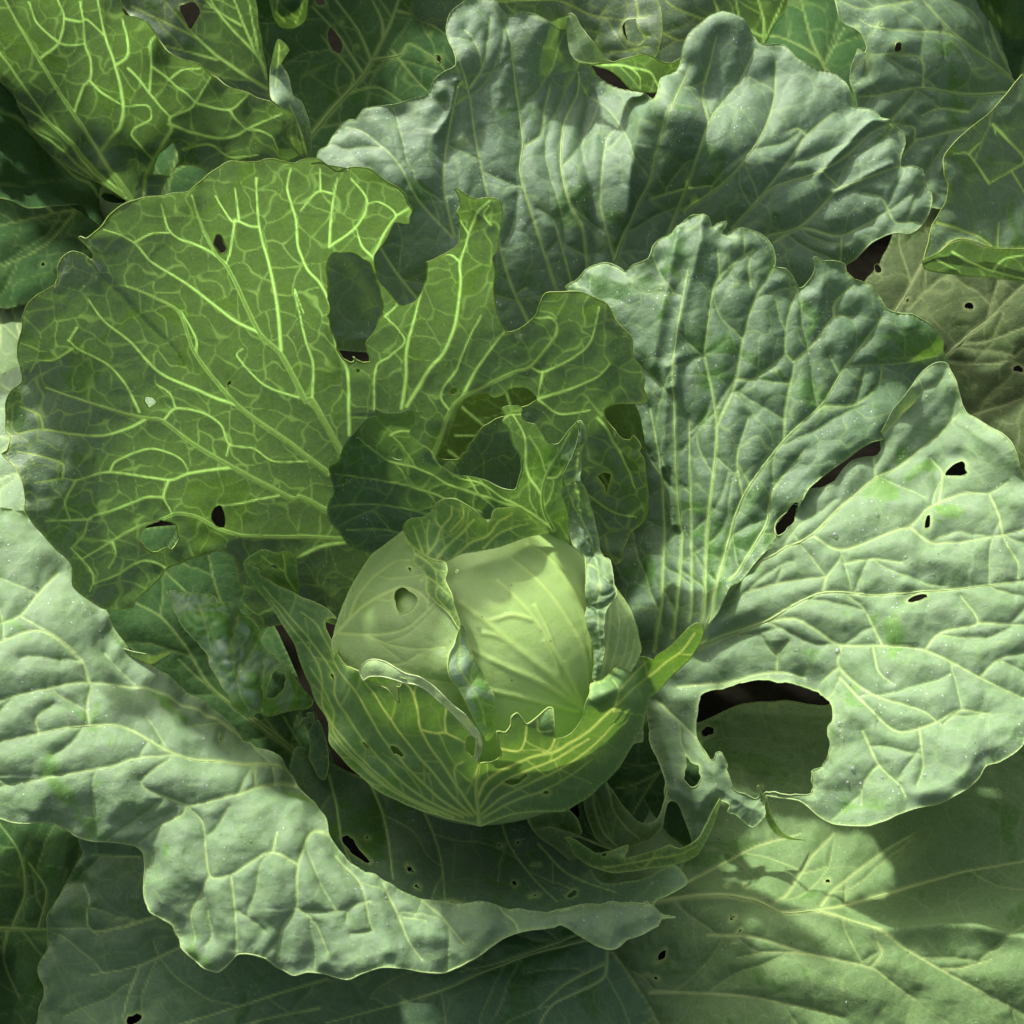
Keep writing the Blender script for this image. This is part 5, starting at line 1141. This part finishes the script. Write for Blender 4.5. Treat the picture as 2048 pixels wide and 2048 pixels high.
P_tr2 = Patch(["!C2020,300", "C1932,380 1880,430 1800,520 1740,590 1640,670 1570,730 1522,790 1505,850 1510,910 1532,960 1526,1040 1490,1110 1450,1170 1430,1250 1406,1340 1412,1375 1480,1318 1540,1262 1590,1236 1640,1240 1720,1275 1800,1281 1932,1286", "!C2030,1290 2030,800"],
              "C2020,300,20 1880,430,19.4 1640,670,18.6 1505,850,17.4 1530,960,16.6 1450,1170,15.2 1410,1360,14 1590,1236,14.6 1932,1286,13.6 2030,1290,13 2030,800,16 1750,900,16.4 1700,1150,14.6",
              veins=[(1.9, 1, "C1760,650 1850,730 1930,830 1870,880 1750,950"), (1.5, 1, "C1750,950 1640,800 1560,800"), (1.6, 1, "C1770,660 1780,700"), (1.4, .9, "C1640,800 1700,740"), (1.6, 1, "C1480,1150 1640,1200 1760,1270"), (1.4, .9, "C1870,890 1932,1000"), (1.4, .9, "C1800,1270 1800,1150")], seed=133, puff=0.002, cell=32, s=1.6, ruffle=0.003, branch=0.5, fine=0.3, spread=10)
P_tr2c = Patch(["C1406,1348 1480,1304 1540,1262 1610,1240 1660,1246 1720,1277 1800,1283 1932,1290", "!C2030,1295 2030,1475", "C1932,1456 1800,1436 1650,1422 1550,1411 1430,1392"], "C1406,1348,14.4 1540,1262,15.2 1610,1240,15.2 1720,1277,14.8 1932,1290,14.4 2030,1295,14 2030,1475,11.6 1800,1436,12 1550,1411,12.6 1430,1392,13.4", veins=[(1.6, 1, "C1560,1300 1650,1350 1770,1400 1932,1440"), (1.4, .9, "C1770,1400 1830,1340 1932,1320"), (1.2, .8, "C1480,1340 1600,1400")], seed=134, s=1.5, puff=0.0008, cell=24, ruffle=0.0012, spread=8)
leaf(c_tr, "outer_leaf", M_BACKLIT, [P_tr2], label='leaf reaching in at the right edge with a curled-under rim', ribs=0)
leaf(c_tr, "leaf_curl", M_BACKLIT, [P_tr2c], label='bright green underside of the curled rim', ribs=0)
P_gap = Patch(["!C480,-120 1100,-120 1250,500 1100,900 700,700 500,300"], "C480,-120,4 1100,-120,5 1250,500,4 1100,900,3 500,300,3 800,300,5.5", veins=[(2.4, 1.2, "C1000,500 850,250 780,0"), (1.6, 1, "C900,330 1000,150"), (1.6, 1, "C880,300 700,200 600,180")], seed=136, puff=0.005, cell=34, s=2.4, ruffle=0.001)  # added dark sheet filling a gap that is only shade
leaf(c_tr, "inner_leaf", M_DEEP, [P_gap], label='added dark leaf standing in for shade in the gap at the top', ribs=0)
P_gap2 = Patch(["!C1280,700 1650,700 1650,1200 1300,1200"], "C1280,700,4.5 1650,700,5 1650,1200,4 1300,1200,4 1450,950,5", veins=[(1.8, 1, "C1500,1150 1450,900 1400,750")], seed=137, puff=0.004, cell=30, s=2.4, ruffle=0.001)  # dark sheet put in for the shade of this gap
leaf(c_tr, "inner_leaf", M_DEEP, [P_gap2], label='added dark leaf standing in for shade between the back leaf and the right leaves', ribs=0)
P_gap3 = Patch(["!A650,700 1300,700 1350,1150 900,1300 600,1150"], "A650,700,7 1300,700,8 1350,1150,6 900,1300,6 600,1150,6 950,950,8", veins=[(1.8, 1, "A900,1200 950,950 1000,750"), (1.4, 1, "A950,950 1150,850")], seed=138, puff=0.003, cell=28, s=2.4, ruffle=0.001)  # added sheet, dark in place of the shade below the glowing leaf
leaf(c_tl, "inner_leaf", M_DEEP, [P_gap3], label='added dark leaf standing in for shade under the glowing leaf', ribs=0)
P_ol = Patch(["!C1430,820 1300,1100 1200,1350 1100,1500 1250,1700 1450,2000 1600,2150 1800,2300 2050,2550 2050,1300 1700,1000"], "C1430,820,6 1600,900,6 1300,1100,7 1200,1350,7 1100,1500,6 1450,2000,6 2050,2550,7 2050,1300,10 1700,1700,8.4 1700,1150,9",
             veins=[(2.6, 1.4, "C1270,1610 1350,1470 1420,1330 1490,1180"), (3.4, 1.6, "C1520,1850 1640,1740 1760,1640 1900,1500 2000,1420"), (2.0, 1.2, "C1740,1650 1770,1550 1800,1450"), (2, 1.2, "C1330,1600 1450,1480 1560,1400"), (2.6, 1.4, "F1620,350 1800,300 1932,250"), (1.8, 1, "C1600,1780 1750,1760 1932,1700"), (1.8, 1, "F1550,60 1700,70 1850,60 1932,0")],
             holes=[("C1650,1585", 26, 20), ("C1330,1550", 18, 9, -30), ("F1903,103", 26, 17), ("C1400,1552", 5, 6), ("C1530,1443", 5, 5), ("F1678,198", 9, 9), ("C1180,1395", 18, 24, -20)],
             seed=135, puff=0.007, cell=36, s=1.9, ruffle=0.002, branch=0.9, spread=16)
leaf(c_tr, "outer_leaf", M_OLIVE, [P_ol], label='olive brown wrinkled leaf lying low at the right', ribs=2.2)

c_bl = plant("cabbage", base_of("O-40,1770", 1), 'dark cabbage cut off by the lower left corner', GROUP)
P_bl = Patch(["!G-140,820 250,840 420,950 400,1150 350,1400 320,1500 330,1700 280,2040 -140,2040"], "G-140,820,0.8 420,950,0.9 350,1400,0.9 280,2040,0.6 -140,2040,0.5 100,1200,1.4 100,1700,1.2 -100,1450,0.7",
             veins=[(4.2, 2, "G-100,1440 100,1440 240,1445"), (2.2, 1.2, "G60,1440 130,1250 100,1050 0,900"), (2.2, 1.2, "G200,1440 240,1250 150,1100"), (2, 1.2, "G40,1450 20,1600 100,1800")], seed=141, puff=0.004, cell=40, s=2.2, ruffle=0.001)
leaf(c_bl, "outer_leaf", M_DEEP, [P_bl], label='dark quilted leaf with a thick pale midrib', ribs=2.2)
stem(c_bl, 0.004, 0.015)

# ------------------------------------------------------------------ dew
def dew_drops():
    m = bpy.data.materials.new("dew")
    m.use_nodes = True
    p = m.node_tree.nodes["Principled BSDF"]
    p.inputs["Base Color"].default_value = (0.95, 1, 0.97, 1)
    p.inputs["Roughness"].default_value = 0.03
    p.inputs["IOR"].default_value = 1.33
    p.inputs["Transmission Weight"].default_value = 0.85
    ico = []
    K, R = 5, 8
    for i in range(K):
        a = (i / (K - 1)) * math.pi
        for j in range(R):
            b = 2 * math.pi * j / R
            ico.append((math.sin(a) * math.cos(b), math.sin(a) * math.sin(b), math.cos(a) * 0.7))
    ico = np.array(ico)
    fi = np.array([(i * R + j, (i + 1) * R + j, (i + 1) * R + (j + 1) % R, i * R + (j + 1) % R) for i in range(K - 1) for j in range(R)])
    rs = np.random.RandomState(7)
    V, F = [], []
    n = 0

    def drop(p, r):
        nonlocal n
        V.append(p + ico * r)
        F.append(fi + n)
        n += len(ico)
    for key, cnt in (('rflat', 200), ('lip', 170), ('left', 160), ('back', 110), ('rup', 90), ('lowr', 40), ('tr', 60)):
        pv = LEAVES[key][0][0]
        c = pv.uv[rs.randint(0, len(pv.uv), 16)]
        uv = c[rs.randint(0, 16, cnt)] + rs.randn(cnt, 2) * 16
        gi = np.clip(((uv[:, 1] - pv.ys[0]) / pv.s).astype(int), 0, len(pv.ys) - 1)
        gj = np.clip(((uv[:, 0] - pv.xs[0]) / pv.s).astype(int), 0, len(pv.xs) - 1)
        ok = inside_grid(pv.loop, pv.xs, pv.ys)
        for h in pv.holes:
            ok &= ~inside_grid(h, pv.xs, pv.ys)
        uv = uv[ok[gi, gj]]
        P = pv.place(uv, pv.sample(pv.disp, uv))
        N_ = pv.normal(uv)
        for q, nn in zip(P, N_):
            r = 0.00022 + 0.00035 * rs.rand() ** 3
            drop(q + nn * r * 0.3, r)
    pv = LEAVES['rflat'][0][0]
    big = np.array([q[:2] for q in parse("I1003,465 992,393 1090,692 1285,702 970,8 1060,620 1200,660 1030,690 1420,650 F970,1550 955,965 1170,870 1580,1005 1320,1080")])
    P = pv.place(big, pv.sample(pv.disp, big))
    for q, nn in zip(P, pv.normal(big)):
        r = 0.0007 + 0.0007 * rs.rand()
        drop(q + nn * r * 0.35, r)
    o = link("dew", mesh_from("dew", np.concatenate(V), np.concatenate(F)), m)
    o['kind'] = 'stuff'
    o['label'] = 'tiny dew drops scattered over the cabbage leaves'


dew_drops()

# the sides of the neighbours that the frame cuts off, plus added sun blockers
for k, (az, a0, a1, L, W) in enumerate([(178, 66, 35, 0.27, 0.24)]):
    rosette_leaf(c_tl, az, a0, a1, L, W, M_DEEP, 0.05, 200 + k)
for k, (x, y, z, far, par) in enumerate([(350, 80, 8.4, 0.21, c_top), (440, 40, 11, 0.21, c_top), (60, 230, 7.5, 0.24, c_tl), (800, 20, 0, 0.30, c_tr)]):  # unseen leaves added on the sun's path to cast shade
    q = at_height(np.array([[x, y]]), np.array([z / 100]))[0] + far * np.array([-0.36, 0.676, 0])
    rosette_leaf(par, 95 - 8 * k, 82, 62, 0.30, 0.24, M_DEEP, 0.04, 210 + k, at=(q[0], q[1], 0.0))
for k, (az, a0, a1, L, W) in enumerate([(70, 60, 35, 0.30, 0.26), (30, 60, 30, 0.28, 0.24), (-10, 55, 20, 0.26, 0.24)]):
    rosette_leaf(c_tr, az, a0, a1, L, W, M_DEEP, 0.05, 220 + k)
for k, (az, a0, a1, L, W) in enumerate([(180, 50, 15, 0.22, 0.2), (240, 45, 10, 0.22, 0.2)]):
    rosette_leaf(c_bl, az, a0, a1, L, W, M_DEEP, 0.01, 230 + k)
print("verts", sum(len(o.data.vertices) for o in bpy.data.objects if o.type == 'MESH'), "faces", sum(len(o.data.polygons) for o in bpy.data.objects if o.type == 'MESH'))
